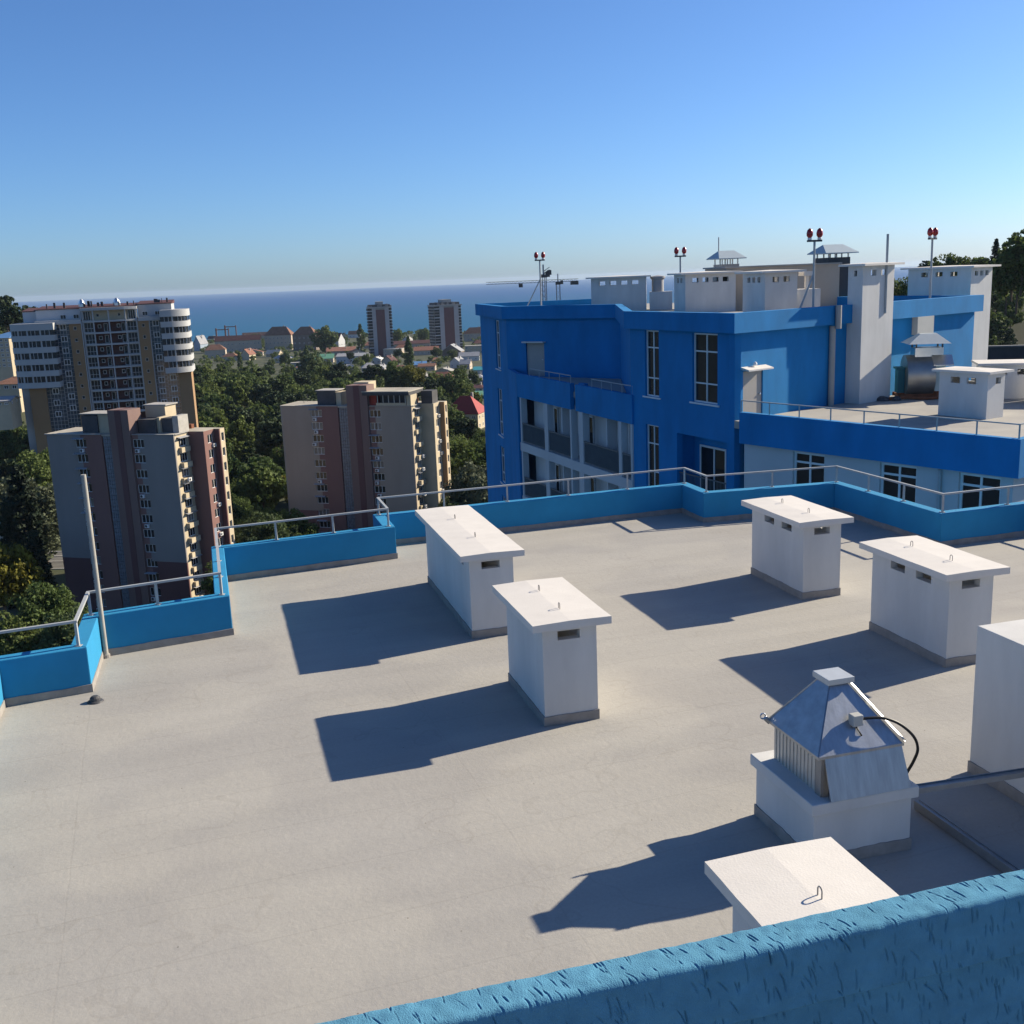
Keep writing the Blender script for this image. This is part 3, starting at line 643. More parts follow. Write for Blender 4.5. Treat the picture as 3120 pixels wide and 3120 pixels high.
# ------------------------------------------------------------------ neighbouring blue building
def blue_building():
    K = (9.05, 42.4); L = (5.75, 49.55); R = (22.96, 52.7); RB = (16.0, 62.2); N = (6.63, 62.0); F = (0.1, 67.0); F1 = (-1.72, 77.0); FB = (10, 79.5)
    A = (5.75, 49.3); B = (0.57, 63.2); T1 = (9.1, 41.75); T2 = (15.85, 32.6); T3 = (36.0, 47.5)
    t = thing('blue_building', 'deep blue stepped apartment block next to the roof, with terraces and white vent shafts', 'building', (9, 52, -50))
    W_ = lambda m, name='wall', mat=DBLUE, **k: build(m, name, mat, t, False, **k)
    ZF = 3.17; RO = 3.45
    # upper walls
    Lk = lambda s: math.hypot(K[0] - L[0], K[1] - L[1]) - s      # measured from K
    KLwin = [(1.14, 2.91, 0.22, 3.1), (5.48, 6.62, 0.17, 3.12)]
    holes = [(Lk(b), Lk(a), c, d) for a, b, c, d in KLwin] + [(Lk(6.62), Lk(5.55), -4.2, -1.12), (Lk(6.62), Lk(5.55), -8.4, -5.3), (Lk(4.1), Lk(0.52), -4.0, -1.25), (Lk(2.91), Lk(1.14), -8.4, -5.3)]
    m = MB(); m.panel(L, K, -50, ZF, 0.3, holes); W_(m)
    for a, b, c, d in KLwin + [(5.55, 6.62, -4.2, -1.12), (5.55, 6.62, -8.4, -5.3), (1.14, 2.91, -8.4, -5.3)]:
        loc, rz = on_wall(L, K, Lk(b), c, t, 0.10)
        window(t, loc, rz, b - a, d - c, (0.5,), (0.28, 0.74) if c > -1 else (0.3, 0.72), 0.065, 0.09, True, sill=True)
    # loggia behind the opening
    d = (Vector(K) - Vector(L)).normalized(); nn = Vector((-d.y, d.x))
    def lk(s, i): q = Vector(L) + d * Lk(s) + nn * i; return (q.x, q.y)
    m = MB(); m.panel(lk(4.4, 1.0), lk(0.3, 1.0), -4.3, -1.0, 0.2); m.panel(lk(4.25, 0.3), lk(4.25, 1.0), -4.3, -1.0, 0.1); m.panel(lk(0.42, 1.0), lk(0.42, 0.3), -4.3, -1.0, 0.1); W_(m)
    m = MB(); m.prism([lk(4.3, 0.3), lk(0.4, 0.3), lk(0.4, 1.0), lk(4.3, 1.0)], -1.24, -1.05); m.prism([lk(4.3, 0.3), lk(0.4, 0.3), lk(0.4, 1.0), lk(4.3, 1.0)], -4.25, -4.02); W_(m, 'balcony_slab', WALLW)
    loc, rz = on_wall(lk(4.4, 0.92), lk(0.3, 0.92), 0.7, -4.0, t); window(t, loc, rz, 1.9, 2.2, (0.55,), (), 0.08, 0.08, True, name='balcony_door')
    m = MB(); a = Vector((*lk(4.08, 0.12), -3.0)); b = Vector((*lk(0.54, 0.12), -3.0)); m.bar(a, b, 0.05, 0.05)
    for k in range(36):
        p = a.lerp(b, (k + 0.5) / 36); m.box(p.x - 0.01, p.y - 0.01, -4.0, p.x + 0.01, p.y + 0.01, -3.03)
    W_(m, 'balcony_railing', RAILD)
    # right wall (K-R)
    m = MB(); m.panel(K, R, -50, ZF, 0.3, [(0.5, 1.7, -0.3, 1.62)]); W_(m)
    loc, rz = on_wall(K, R, 0.52, -0.29, t, 0.06)
    dm = MB(); dm.box(0, 0, 0, 1.16, 0.06, 1.89); door = build(dm, 'door', GDOOR, t); door.location = loc; door.rotation_euler = (0, 0, rz)
    hm = MB(); hm.lathe([(0.02, 0), (0.045, 0.02), (0.045, 0.05), (0.01, 0.06)], 10); h = build(hm, 'handle', STAIN, door); h.location = (1.04, -0.002, 0.92); h.rotation_euler = (math.pi / 2, 0, 0)
    cm = MB(); cm.prism([(-0.16, -0.42), (1.34, -0.42), (1.34, 0.0), (-0.16, 0.0)], [1.93, 1.93, 1.99, 1.99], [1.99, 1.99, 2.09, 2.09]); c = build(cm, 'door_canopy', CAPW, t); c.location = on_wall(K, R, 0.52, -0.29, t, -0.001)[0]; c.rotation_euler = (0, 0, rz)
    lm = MB(); lm.lathe([(0.07, 0), (0.09, 0.05), (0.06, 0.13), (0.02, 0.15)], 10); c = build(lm, 'wall_lamp', PVC, t); c.location = on_wall(K, R, 1.08, 1.82, t, -0.12)[0]
    # rear masses
    m = MB(); m.panel(R, RB, -50, ZF, 0.3); m.panel(RB, N, -50, ZF, 0.3); W_(m)
    m = MB(); m.panel(N, L, -50, ZF, 0.3); W_(m)
    m = MB(); m.panel(F, N, -50, ZF, 0.3, [(7.93 - 6.93 + 0.45, 7.93 - 5.56 + 0.45, -0.3, 1.71)]); W_(m)
    loc, rz = on_wall(F, N, 1.45, -0.29, t, 0.10)
    dm = MB(); dm.box(0.02, 0, 0, 1.35, 0.06, 2.0); door = build(dm, 'door', GDOOR, t); door.location = loc; door.rotation_euler = (0, 0, rz)
    hm = MB(); hm.lathe([(0.02, 0), (0.04, 0.02), (0.04, 0.05), (0.01, 0.06)], 10); h = build(hm, 'handle', STAIN, door); h.location = (1.2, -0.002, 1.0); h.rotation_euler = (math.pi / 2, 0, 0)
    cm = MB(); cm.box(-0.1, -0.3, 2.02, 1.5, 0.0, 2.10); c = build(cm, 'door_canopy', CAPW, t); c.location = on_wall(F, N, 1.45, -0.29, t, -0.001)[0]; c.rotation_euler = (0, 0, rz)
    ws = [(2.55, 4.1, c, d) for c, d in ((-0.15, 3.0), (-4.55, -1.45), (-7.8, -5.3), (-11.6, -8.7), (-15.3, -12.4))]
    Ls = 10.16
    m = MB(); m.panel(F1, F, -50, ZF, 0.3, [(Ls - b, Ls - a, c, d) for a, b, c, d in ws]); m.panel(FB, F1, -50, ZF, 0.3); W_(m)
    for a, b, c, d_ in ws:
        loc, rz = on_wall(F1, F, Ls - b, c, t, 0.10); window(t, loc, rz, b - a, d_ - c, (0.5,), (0.28, 0.74), 0.08, 0.09, True, sill=True)
    # fascia band round the top
    path = [FB, F1, F, N, L, K, R, RB]; o1 = offset(path, 0.28); i1 = offset(path, -0.12)
    for i in range(len(path) - 1):
        m = MB(); m.prism([o1[i], o1[i + 1], i1[i + 1], i1[i]], ZF, 3.95); W_(m, 'fascia')
    m = MB(); q = offset(path, -0.10); m.prism(q[:4] + [(N[0] + 2, N[1] + 1), (RB[0], RB[1] + 2), (12, 79)], RO - 0.2, RO); m.prism([q[4], q[5], q[6], q[7], (N[0] + 0.12, N[1] - 0.1)], RO - 0.21, RO + 0.003); W_(m, 'roof_slab', roof_mat)
    # corner room left of the terrace, below the parapet band
    m = MB(); m.panel(F, B, -50, -1.2, 0.3); W_(m)
    # left terrace
    dAB = (Vector(A) - Vector(B)).normalized(); nAB = Vector((-dAB.y, dAB.x)); LAB = (Vector(A) - Vector(B)).length
    def ab(s, i=0.0): q = Vector(A) - dAB * s + nAB * i; return (q.x, q.y)
    m = MB(); m.prism([ab(0.02, 0.2), ab(LAB, 0.2), (F[0] + .2, F[1] - .1), (N[0] - .02, N[1] - .02), (L[0] - .02, L[1])], -0.62, -0.32); W_(m, 'terrace_floor', roof_mat)
    for s0, s1, i in ((0.0, 6.4, 0), (6.4, 7.05, 0.5), (7.05, LAB, 0)):
        m = MB(); m.prism([ab(s0, i), ab(s1, i), ab(s1, i + 0.25), ab(s0, i + 0.25)], -1.25, 0.12); W_(m, 'terrace_parapet')
    m = MB(); m.prism([B, F, (F[0] + 0.25, F[1] - .02), (B[0] + 0.25, B[1] - .02)], -1.2, 0.115); W_(m, 'terrace_parapet')
    rm = MB()
    for s0, s1 in ((0.1, 4.6), (7.2, 13.0)):
        a = Vector((*ab(s0, 0.12), 0.52)); b = Vector((*ab(s1, 0.12), 0.52)); rm.bar(a, b, 0.05, 0.04)
        for k in range(5):
            p = a.lerp(b, k / 4); rm.box(p.x - 0.02, p.y - 0.02, 0.10, p.x + 0.02, p.y + 0.02, 0.50)
    W_(rm, 'terrace_railing', STEELP)
    # balconies below
    for lv in range(5):
        zf = -3.93 - 3.25 * lv
        m = MB(); m.prism([ab(0.05, 0.0), ab(14.55, 0.0), ab(14.55, 1.8), ab(0.05, 1.8)], zf - 0.5, zf); W_(m, 'balcony_slab', WALLW)
        zt = zf + 2.68 if lv == 0 else zf + 2.75
        for s0, s1 in ((0.05, 0.2), (1.2, 1.5), (5.6, 6.1), (7.05, 7.25), (10.3, 10.8), (14.3, 14.5)):
            m = MB(); m.prism([ab(s0, 0.03), ab(s1, 0.03), ab(s1, 0.4), ab(s0, 0.4)], zf, zt); W_(m, 'column', WALLW)
        for s0, s1 in ((0.2, 1.2), (1.5, 5.6), (7.25, 10.3), (10.8, 14.3)):
            m = MB(); a = Vector((*ab(s0, 0.1), zf + 1.15)); b = Vector((*ab(s1, 0.1), zf + 1.15)); m.bar(a, b, 0.06, 0.07)
            n_ = int((s1 - s0) / 0.07)
            for k in range(n_):
                p = a.lerp(b, (k + 0.5) / n_); m.box(p.x - 0.016, p.y - 0.016, zf + 0.12, p.x + 0.016, p.y + 0.016, zf + 1.12)
            m.bar(a - Vector((0, 0, 1.04)), b - Vector((0, 0, 1.04)), 0.04, 0.04)
            tag(W_(m, 'balcony_railing', RAILD), kind='stuff')
        m = MB(); m.panel(ab(14.55, 0.95), ab(0.0, 0.95), zf, zt, 0.2); W_(m, 'balcony_wall', WHITE)
        for s in (3.5, 9.1):
            m = MB(); m.prism([ab(s, 0.4), ab(s + 0.15, 0.4), ab(s + 0.15, 0.94), ab(s, 0.94)], zf, zt); W_(m, 'balcony_partition', WALLW)
        for s in (1.55, 6.15, 10.85):
            loc, rz = on_wall(ab(14.55, 0.87), ab(0, 0.87), 14.55 - s - 0.55, zf + 0.02, t); window(t, loc, rz, 0.55, 2.3, (), (), 0.06, 0.07, False, name='balcony_door')
    m = MB(); m.prism([ab(0, 2.0), ab(14.45, 2.0), (F[0] + .4, F[1] - .4), (N[0] - .05, N[1] - .4), (L[0] - .05, L[1])], -50, -0.65); W_(m, 'core_wall', WALLW)
    # right terrace
    TP = [T1, T2, T3]; to = offset(TP, 0.0); ti = offset(TP, -0.25)
    for i in range(2):
        m = MB(); m.prism([to[i], to[i + 1], ti[i + 1], ti[i]], -1.12, 0.12); W_(m, 'terrace_parapet')
    tf = offset(TP, -0.24); m = MB(); m.prism([tf[0], tf[1], tf[2], (30, 60), (R[0], R[1]), K], -0.6, -0.3); W_(m, 'terrace_floor', roof_mat)
    wl_ = offset(TP, -0.32); LT = (Vector(wl_[1]) - Vector(wl_[0])).length
    tw = [(2.4, 3.85), (6.2, 7.65), (9.2, 10.65)]
    m = MB(); m.panel(wl_[0], wl_[1], -50, -1.12, 0.25, [(a, b, -3.7 - 3.3 * k, -1.22 - 3.3 * k) for a, b in tw for k in range(2)]); m.panel(wl_[1], wl_[2], -50, -1.12, 0.25); W_(m, 'terrace_wall', WALLW)
    for a, b in tw:
        for k in range(2):
            loc, rz = on_wall(wl_[0], wl_[1], a, -3.7 - 3.3 * k, t, 0.1); window(t, loc, rz, b - a, 2.48, (0.5,), (0.84,), 0.085, 0.09, True)
    m = MB(); m.tube([(*(Vector(wl_[0]).lerp(Vector(wl_[1]), 8.55 / LT) + Vector((-0.06, -0.05))), -1.2), (*(Vector(wl_[0]).lerp(Vector(wl_[1]), 8.55 / LT) + Vector((-0.06, -0.05))), -12)], 0.06, 8); W_(m, 'drainpipe', STEELP)
    rr = offset(TP, -0.12)
    for i in range(2):
        a = Vector((*rr[i], 0.57)); b = Vector((*rr[i + 1], 0.57)); m = MB(); m.bar(a, b, 0.05, 0.04); W_(m, 'handrail', STEELP)
        n_ = 8 if i == 0 else 14
        for k in range(0 if i == 0 else 1, n_ + 1):
            p = a.lerp(b, k / n_); m = MB(); m.box(p.x - 0.02, p.y - 0.02, 0.10, p.x + 0.02, p.y + 0.02, 0.55); W_(m, 'post', STEELP)
    # downpipe, cabinet
    def kr(s, i): 
        dd = (Vector(R) - Vector(K)).normalized(); q = Vector(K) + dd * s + Vector((dd.y, -dd.x)) * i; return q
    m = MB(); p = kr(6.0, 0.14); m.tube([(p.x, p.y, -0.3), (p.x, p.y, 3.1)], 0.13, 10); p2 = kr(6.0, 0.42); m.tube([(p2.x, p2.y, 3.0), (p2.x, p2.y, 3.97)], 0.13, 10); W_(m, 'downpipe', GDOOR, smooth=True)
    m = MB(); a, b, c, d_ = kr(12.05, 0.002), kr(13.35, 0.002), kr(13.35, 0.3), kr(12.05, 0.3); m.prism([(q.x, q.y) for q in (a, b, c, d_)], 2.35, 3.17); W_(m, 'wall_cabinet', GREYP)
    return kr
kr = blue_building()
KRZ = math.atan2(52.7 - 42.4, 22.96 - 9.05)
def shaft(label, x, y, rz, w, l, h, z, nslots, name='vent_shaft', cat='vent shaft', ow=0.3, group='white vent shafts on the blue building', tall=False, capt=0.09):
    """local x along w, y along l; origin = front left corner"""
    t = thing(name, label, cat, (x, y, z), rz, group)
    zt = h - 0.42; zb = h - 0.18
    def row(n, Ln): 
        st = Ln / (n + 1); return [(st * (k + 1) - min(0.2, st * 0.3), st * (k + 1) + min(0.2, st * 0.3), zt, zb) for k in range(n)]
    m = MB(); th = 0.12
    m.panel((0, 0), (w, 0), 0, h, th, row(nslots[0], w)); m.panel((w, l), (0, l), 0, h, th, row(nslots[0], w))
    m.panel((w, th), (w, l - th), 0, h, th, row(nslots[1], l)); m.panel((0, l - th), (0, th), 0, h, th, row(nslots[1], l - 0.24)); build(m, 'wall', WHITE, t)
    c = MB(); cx, cy = w / 2, l / 2; vs = [(-ow, -ow), (w + ow, -ow), (w + ow, l + ow), (-ow, l + ow)]
    c.add([(x_, y_, h) for x_, y_ in vs] + [(x_, y_, h + capt) for x_, y_ in vs] + [(cx, cy, h + capt + 0.05)], [(3, 2, 1, 0)] + [(i, (i + 1) % 4, 4 + (i + 1) % 4, 4 + i) for i in range(4)] + [(4 + i, 4 + (i + 1) % 4, 8) for i in range(4)])
    build(c, 'cap', CAPW, t); return t
# on the terrace
p = kr(7.15, 0.75)
shaft('tall white shaft against the lit blue wall beside the drainpipe', p.x, p.y, KRZ, 2.25, 0.74, 5.85, -0.3, (2, 1), tall=True)
q = D(2220 + 1590 * .4658, 650 + 345 * .4658, 55.5)
shaft('tall white shaft at the right end of the lit blue wall', q[0], q[1], KRZ, 2.0, 3.6, 5.55, -0.3, (3, 3), tall=True)
shaft('squat white shaft on the right terrace behind its railing', 16.95, 41.75, math.atan2(39.93 - 41.75, 18.08 - 16.95), 2.1, 1.05, 1.72, -0.3, (2, 1), ow=0.22)
shaft('low white shaft farther back on the right terrace', 20.6, 46.2, rad(-15), 2.4, 1.6, 1.45, -0.3, (2, 1), ow=0.2)
# on the roof of the blue building
shaft('long low white vent box on the far left part of the blue roof', 5.3, 65.6, rad(-8), 3.3, 1.4, 1.95, 3.45, (4, 2))
b_ = D(1400 + 1290 * .4658, 650 + 530 * .4658, 66.0)
cb = thing('vent_box', 'small stepped white box with a round cowl beside the long vent box', 'vent box', (8.75, 65.1, 3.45), rad(-8))
m = MB(); m.box(0, 0, 0, 1.35, 1.2, 1.05); build(m, 'wall', WHITE, cb); m = MB(); m.lathe([(0.36, 1.051), (0.36, 1.75), (0.45, 1.85), (0.45, 1.95), (0.05, 2.02)], 14, (0.5, 0.6, 0)); build(m, 'cowl', SLATE, cb, smooth=True)
shaft('white vent box under the front cowl tower, middle of the blue roof', 9.55, 57.0, rad(8), 2.75, 2.0, 2.0, 3.45, (4, 2))
shaft('white vent box on the near blue roof, left of the red lamp mast', 11.95, 49.6, rad(12), 1.6, 2.4, 1.95, 3.45, (2, 3))
cb = thing('vent_box', 'low white box with small white cap pipe behind the red lamp mast', 'vent box', (13.6, 50.3, 3.45), rad(12))
m = MB(); m.box(0, 0, 0, 1.2, 1.2, 1.15); build(m, 'wall', WHITE, cb); m = MB(); m.box(0.55, 0.2, 1.151, 0.7, 0.35, 1.75); m.box(0.35, 0.0, 1.751, 0.9, 0.55, 1.95); build(m, 'cap_pipe', CAPW, cb)
lw = thing('roof_room', 'long pale lift room at the back of the blue roof', 'roof room', (12.0, 58.4, 3.45), rad(6))
m = MB(); m.box(0, 0, 0, 6.3, 4.0, 2.25); build(m, 'wall', BEIGE, lw); m = MB(); m.box(-0.1, -0.1, 2.251, 6.4, 4.1, 2.33); build(m, 'roof', CONC, lw)
def cowl(label, px, py0, d, w, zbase, zslab, zeave, ztop):
    p = D(px, py0, d)
    t = thing('cowl_tower', label, 'chimney cowl', (p[0], p[1], zbase), rad(14), 'pitched metal cowls on the blue roof')
    m = MB(); m.box(-w / 2, -w / 2, 0, w / 2, w / 2, zslab - zbase); build(m, 'shaft', DARKM if w > 1.25 else CONC, t)
    for sx in (-1, -.33, .33, 1):
        for sy in (-1, 1):
            m = MB(); m.box(sx * w * .44 - .03, sy * w * .44 - .03, zslab - zbase, sx * w * .44 + .03, sy * w * .44 + .03, zeave - zbase); build(m, 'post', PVC, t)
    m = MB(); e = w / 2 + 0.32; r = w * 0.45; z0 = zeave - zbase; z1 = ztop - zbase
    m.add([(-e, -e, z0), (e, -e, z0), (e, e, z0), (-e, e, z0), (-r, 0, z1), (r, 0, z1), (-e, -e, z0 - .05), (e, -e, z0 - .05), (e, e, z0 - .05), (-e, e, z0 - .05)],
          [(0, 1, 5, 4), (1, 2, 5), (2, 3, 4, 5), (3, 0, 4), (9, 8, 7, 6), (6, 7, 1, 0), (7, 8, 2, 1), (8, 9, 3, 2), (9, 6, 0, 3)]); build(m, 'roof', M('pale_metal_cowl', (0.42, 0.48, 0.50), 0.5, 0.06, 2, metal=0.3), t)
    return t
cowl('pitched metal cowl on a dark shaft, right of the tall red lamp mast', 2220 + 680 * .4658, 650 + 300 * .4658, 60, 1.35, 3.45, 6.05, 6.3, 6.75)
c2 = cowl('smaller pitched metal cowl with a spike, middle of the blue roof', 1400 + 1745 * .4658, 650 + 350 * .4658, 66, 1.15, 3.45, 5.95, 6.3, 6.75)
m = MB(); m.tube([(-0.5, 0, 2.9), (-0.5, 0, 4.1)], 0.035, 6); build(m, 'spike', STEELP, c2)
def lamp_mast(label, px, pytop, d, zb, rot, brace):
    p = D(px, pytop, d); H = p[2] - zb
    t = thing('obstruction_light', label, 'warning light', (p[0], p[1], zb), rot, 'red warning lights on poles')
    m = MB(); m.tube([(0, 0, 0), (0, 0, H - 0.55)], 0.05, 8); build(m, 'pole', STEELP, t, smooth=True)
    m = MB(); m.box(-0.32, -0.05, H - 0.55, 0.32, 0.05, H - 0.47); build(m, 'crossbar', DARKM, t)
    for sx in (-0.22, 0.22):
        m = MB(); m.lathe([(0.08, -0.47), (0.09, -0.40), (0.07, -0.38)], 10, (sx, 0, H)); o = build(m, 'lamp_base', PVC, t)
        m = MB(); m.lathe([(0.07, -0.38), (0.125, -0.30), (0.135, -0.19), (0.10, -0.07), (0.03, 0.0)], 12, (sx, 0, H)); build(m, 'lamp_globe', RED, t, smooth=True)
    if brace:
        m = MB(); m.tube([(0, 0, H * 0.55), (brace, 0.1, 0.0)], 0.04, 6); build(m, 'brace', STEELP, t)
lamp_mast('red twin warning light on a pole at the far left of the blue roof', 1400 + 523 * .4658, 650 + 252 * .4658, 69, 3.45, rad(0), -1.1)
lamp_mast('red twin warning light on a pole just left of the small spiked cowl', 1400 + 1444 * .4658, 650 + 220 * .4658, 62, 3.45, rad(0), 0.9)
lamp_mast('red twin warning light on a pole on the lit fascia', 2220 + 564 * .4658, 650 + 97 * .4658, 45.6, 3.05, rad(10), -0.9)
lamp_mast('red twin warning light on a pole in front of the rightmost tall shaft', 2220 + 1337 * .4658, 650 + 92 * .4658, 51.2, 3.05, rad(38), 0)
p = D(2220 + 1042 * .4658, 650 + 135 * .4658, 47); pm = thing('thin_mast', 'bare thin metal mast rising behind the tall white shaft', 'pole', (p[0], p[1], 3.5))
m = MB(); m.tube([(0, 0, 0), (0, 0, p[2] - 3.5)], 0.055, 8); build(m, 'tube', STEELP, pm)
# blower on the terrace
bl = thing('blower_fan', 'steel scroll blower with pale pitched rain hood on the terrace', 'blower', (18.35, 47.6, -0.3), rad(-8))
m = MB(); prof = []                               # scroll housing
for k in range(25):
    a = rad(-60 + k * 300 / 24); r = 0.72 + 0.28 * k / 24; prof.append((r * math.cos(a), 1.05 + r * math.sin(a)))
vs = [(-0.62, y, z) for y, z in prof] + [(0.55, y, z) for y, z in prof]; n_ = len(prof)
m.add(vs, [tuple(range(n_)), tuple(range(n_, 2 * n_))[::-1]] + [(i, n_ + i, n_ + (i + 1) % n_, (i + 1) % n_) for i in range(n_)]); build(m, 'scroll_housing', M('dull_steel_drum', (0.33, 0.325, 0.31), 0.42, 0.15, 1.5, metal=0.85), bl, smooth=True)
m = MB(); m.box(-0.25, -0.40, 1.62, 0.95, 0.5, 2.22); build(m, 'outlet_duct', STAIN, bl)
m = MB(); m.box(0.56, -0.75, 0.35, 0.98, 0.6, 1.45); build(m, 'side_panel', M('pale_green_panel', (0.45, 0.53, 0.50), 0.6, 0.05), bl)
m = MB(); m.prism([(0.45, -0.85), (1.30, -0.85), (1.30, -0.41), (0.45, -0.41)], [1.46, 1.46, 1.85, 1.85], [1.50, 1.50, 1.9, 1.9]); build(m, 'bright_flap', STAIN, bl)
m = MB(); e = 0.85; m.add([(-0.62, -e, 2.42), (1.15, -e, 2.42), (1.15, e, 2.42), (-0.62, e, 2.42), (0.0, -0.15, 2.83), (0.7, -0.15, 2.83), (0.7, .2, 2.83), (0, .2, 2.83)], [(3, 2, 1, 0), (0, 1, 5, 4), (1, 2, 6, 5), (2, 3, 7, 6), (3, 0, 4, 7), (4, 5, 6, 7)]); build(m, 'rain_hood', M('pale_zinc_hood', (0.55, 0.58, 0.56), 0.45, 0.05, 4, metal=0.2), bl)
for x, y in ((-0.2, -0.36), (0.9, -0.36), (-0.2, 0.45), (0.9, 0.45)):
    m = MB(); m.box(x - .03, y - .03, 2.22, x + .03, y + .03, 2.45); build(m, 'hood_leg', DARKM, bl)
m = MB(); m.box(-0.95, -0.6, 0.05, 1.3, -0.52, 0.22); m.box(-0.95, 0.52, 0.05, 1.3, 0.6, 0.22); m.box(-0.9, -0.51, 0.06, -0.8, 0.51, 0.2); m.box(1.1, -0.51, 0.06, 1.2, 0.51, 0.2); m.box(-0.5, -0.55, 0.22, -0.42, -0.47, 0.7); m.box(0.6, -0.8, 0.0, 0.68, -0.72, 0.34); build(m, 'base_frame', RUST, bl)
m = MB(); m.box(-0.92, -0.3, 0.25, -0.63, 0.3, 1.3); m.box(-1.0, -0.35, 1.301, -0.63, 0.35, 1.38); build(m, 'motor_box', M('teal_motor', (0.03, 0.13, 0.15), 0.6, 0.1), bl)
m = MB(); m.tube(smooth_pts([(-1.9, -0.7, 0.05), (-1.4, -0.95, 0.08), (-0.6, -0.85, 0.1), (0.2, -1.0, 0.06), (0.9, -0.9, 0.1), (1.5, -1.0, 0.05)]), 0.07, 6); build(m, 'hose', RUST, bl)
m = MB()
for k, (x, y, r) in enumerate(((-1.7, -0.9, .35), (-2.3, -0.75, .25), (-1.1, -1.0, .22))): m.lathe([(r, 0.02), (r * .8, .14), (r * .3, .2)], 9, (x, y, 0))
o = build(m, 'debris_sacks', DARKM, bl)
# units at the far right of the terrace
ac = thing('condenser_unit', 'grey condenser unit at the far right of the terrace', 'air conditioner', (25.6, 51.0, -0.3), rad(-20), 'rooftop units at the right edge')
m = MB(); m.box(0, 0, 0.2, 1.9, 1.1, 1.95); build(m, 'casing', M('dark_grey_unit', (0.20, 0.21, 0.21), 0.6, 0.08), ac, bevel=0.03); m = MB(); m.box(0.0, -0.02, 1.96, 1.9, 1.12, 2.02); build(m, 'lid', PVC, ac); m = MB(); m.box(0.1, 0.1, 0, 1.8, 1.0, 0.2); build(m, 'feet', DARKM, ac)
ac = thing('condenser_unit', 'pale green condenser unit cut by the right picture edge', 'air conditioner', (26.6, 48.0, -0.3), rad(-20), 'rooftop units at the right edge')
m = MB(); m.box(0, 0, 0.2, 1.6, 1.1, 2.0); build(m, 'casing', M('pale_green_panel', (0.45, 0.53, 0.50)), ac, bevel=0.03); m = MB(); m.box(0.1, 0.1, 0, 1.5, 1.0, 0.2); build(m, 'feet', DARKM, ac)
lb = thing('plinth_block', 'low white block behind the squat shaft on the right terrace', 'plinth', (21.6, 43.9, -0.3), rad(-22))
m = MB(); m.box(0, 0, 0, 2.2, 1.3, 1.2); build(m, 'wall', WHITE, lb); m = MB(); m.box(-0.06, -0.06, 1.201, 2.26, 1.36, 1.3); build(m, 'slab', CAPW, lb)

# ------------------------------------------------------------------ tower blocks down the slope
FOOT = [ALWAYS_CLEAR]                                         # (x, y, radius) kept free of trees
def Pz(px, py, z):
    r = ray(px, py); return EV + r * ((z - EYE) / r[2])
_box = {}
def ac_unit(par, loc, rz):
    if 'ac' not in _box:
        m = MB(); m.box(0, -0.35, 0, 0.8, -0.02, 0.6); m.box(0.05, -0.02, 0.1, 0.75, 0.0, 0.15); me = mesh_of(m, 'air_conditioner'); me.materials.append(PVC); _box['ac'] = me
        g = MB(); g.lathe([(0.24, 0), (0.24, 0.02), (0.05, 0.03)], 12); gm = mesh_of(g, 'fan_grille'); gm.materials.append(DARKM); _box['g'] = gm
    o = inst('air_conditioner', _box['ac'], par, loc, rz); g = inst('fan_grille', _box['g'], o, (0.3, -0.351, 0.3)); g.rotation_euler = (math.pi / 2, 0, 0); return o
def awning(par, loc, rz, w):
    k = ('aw', round(w, 1))
    if k not in _box:
        m = MB(); m.prism([(0, -0.75), (w, -0.75), (w, 0), (0, 0)], [0, 0, 0.16, 0.16], [0.04, 0.04, 0.2, 0.2]); me = mesh_of(m, 'awning'); me.materials.append(SLATE); _box[k] = me
    return inst('awning', _box[k], par, loc, rz)
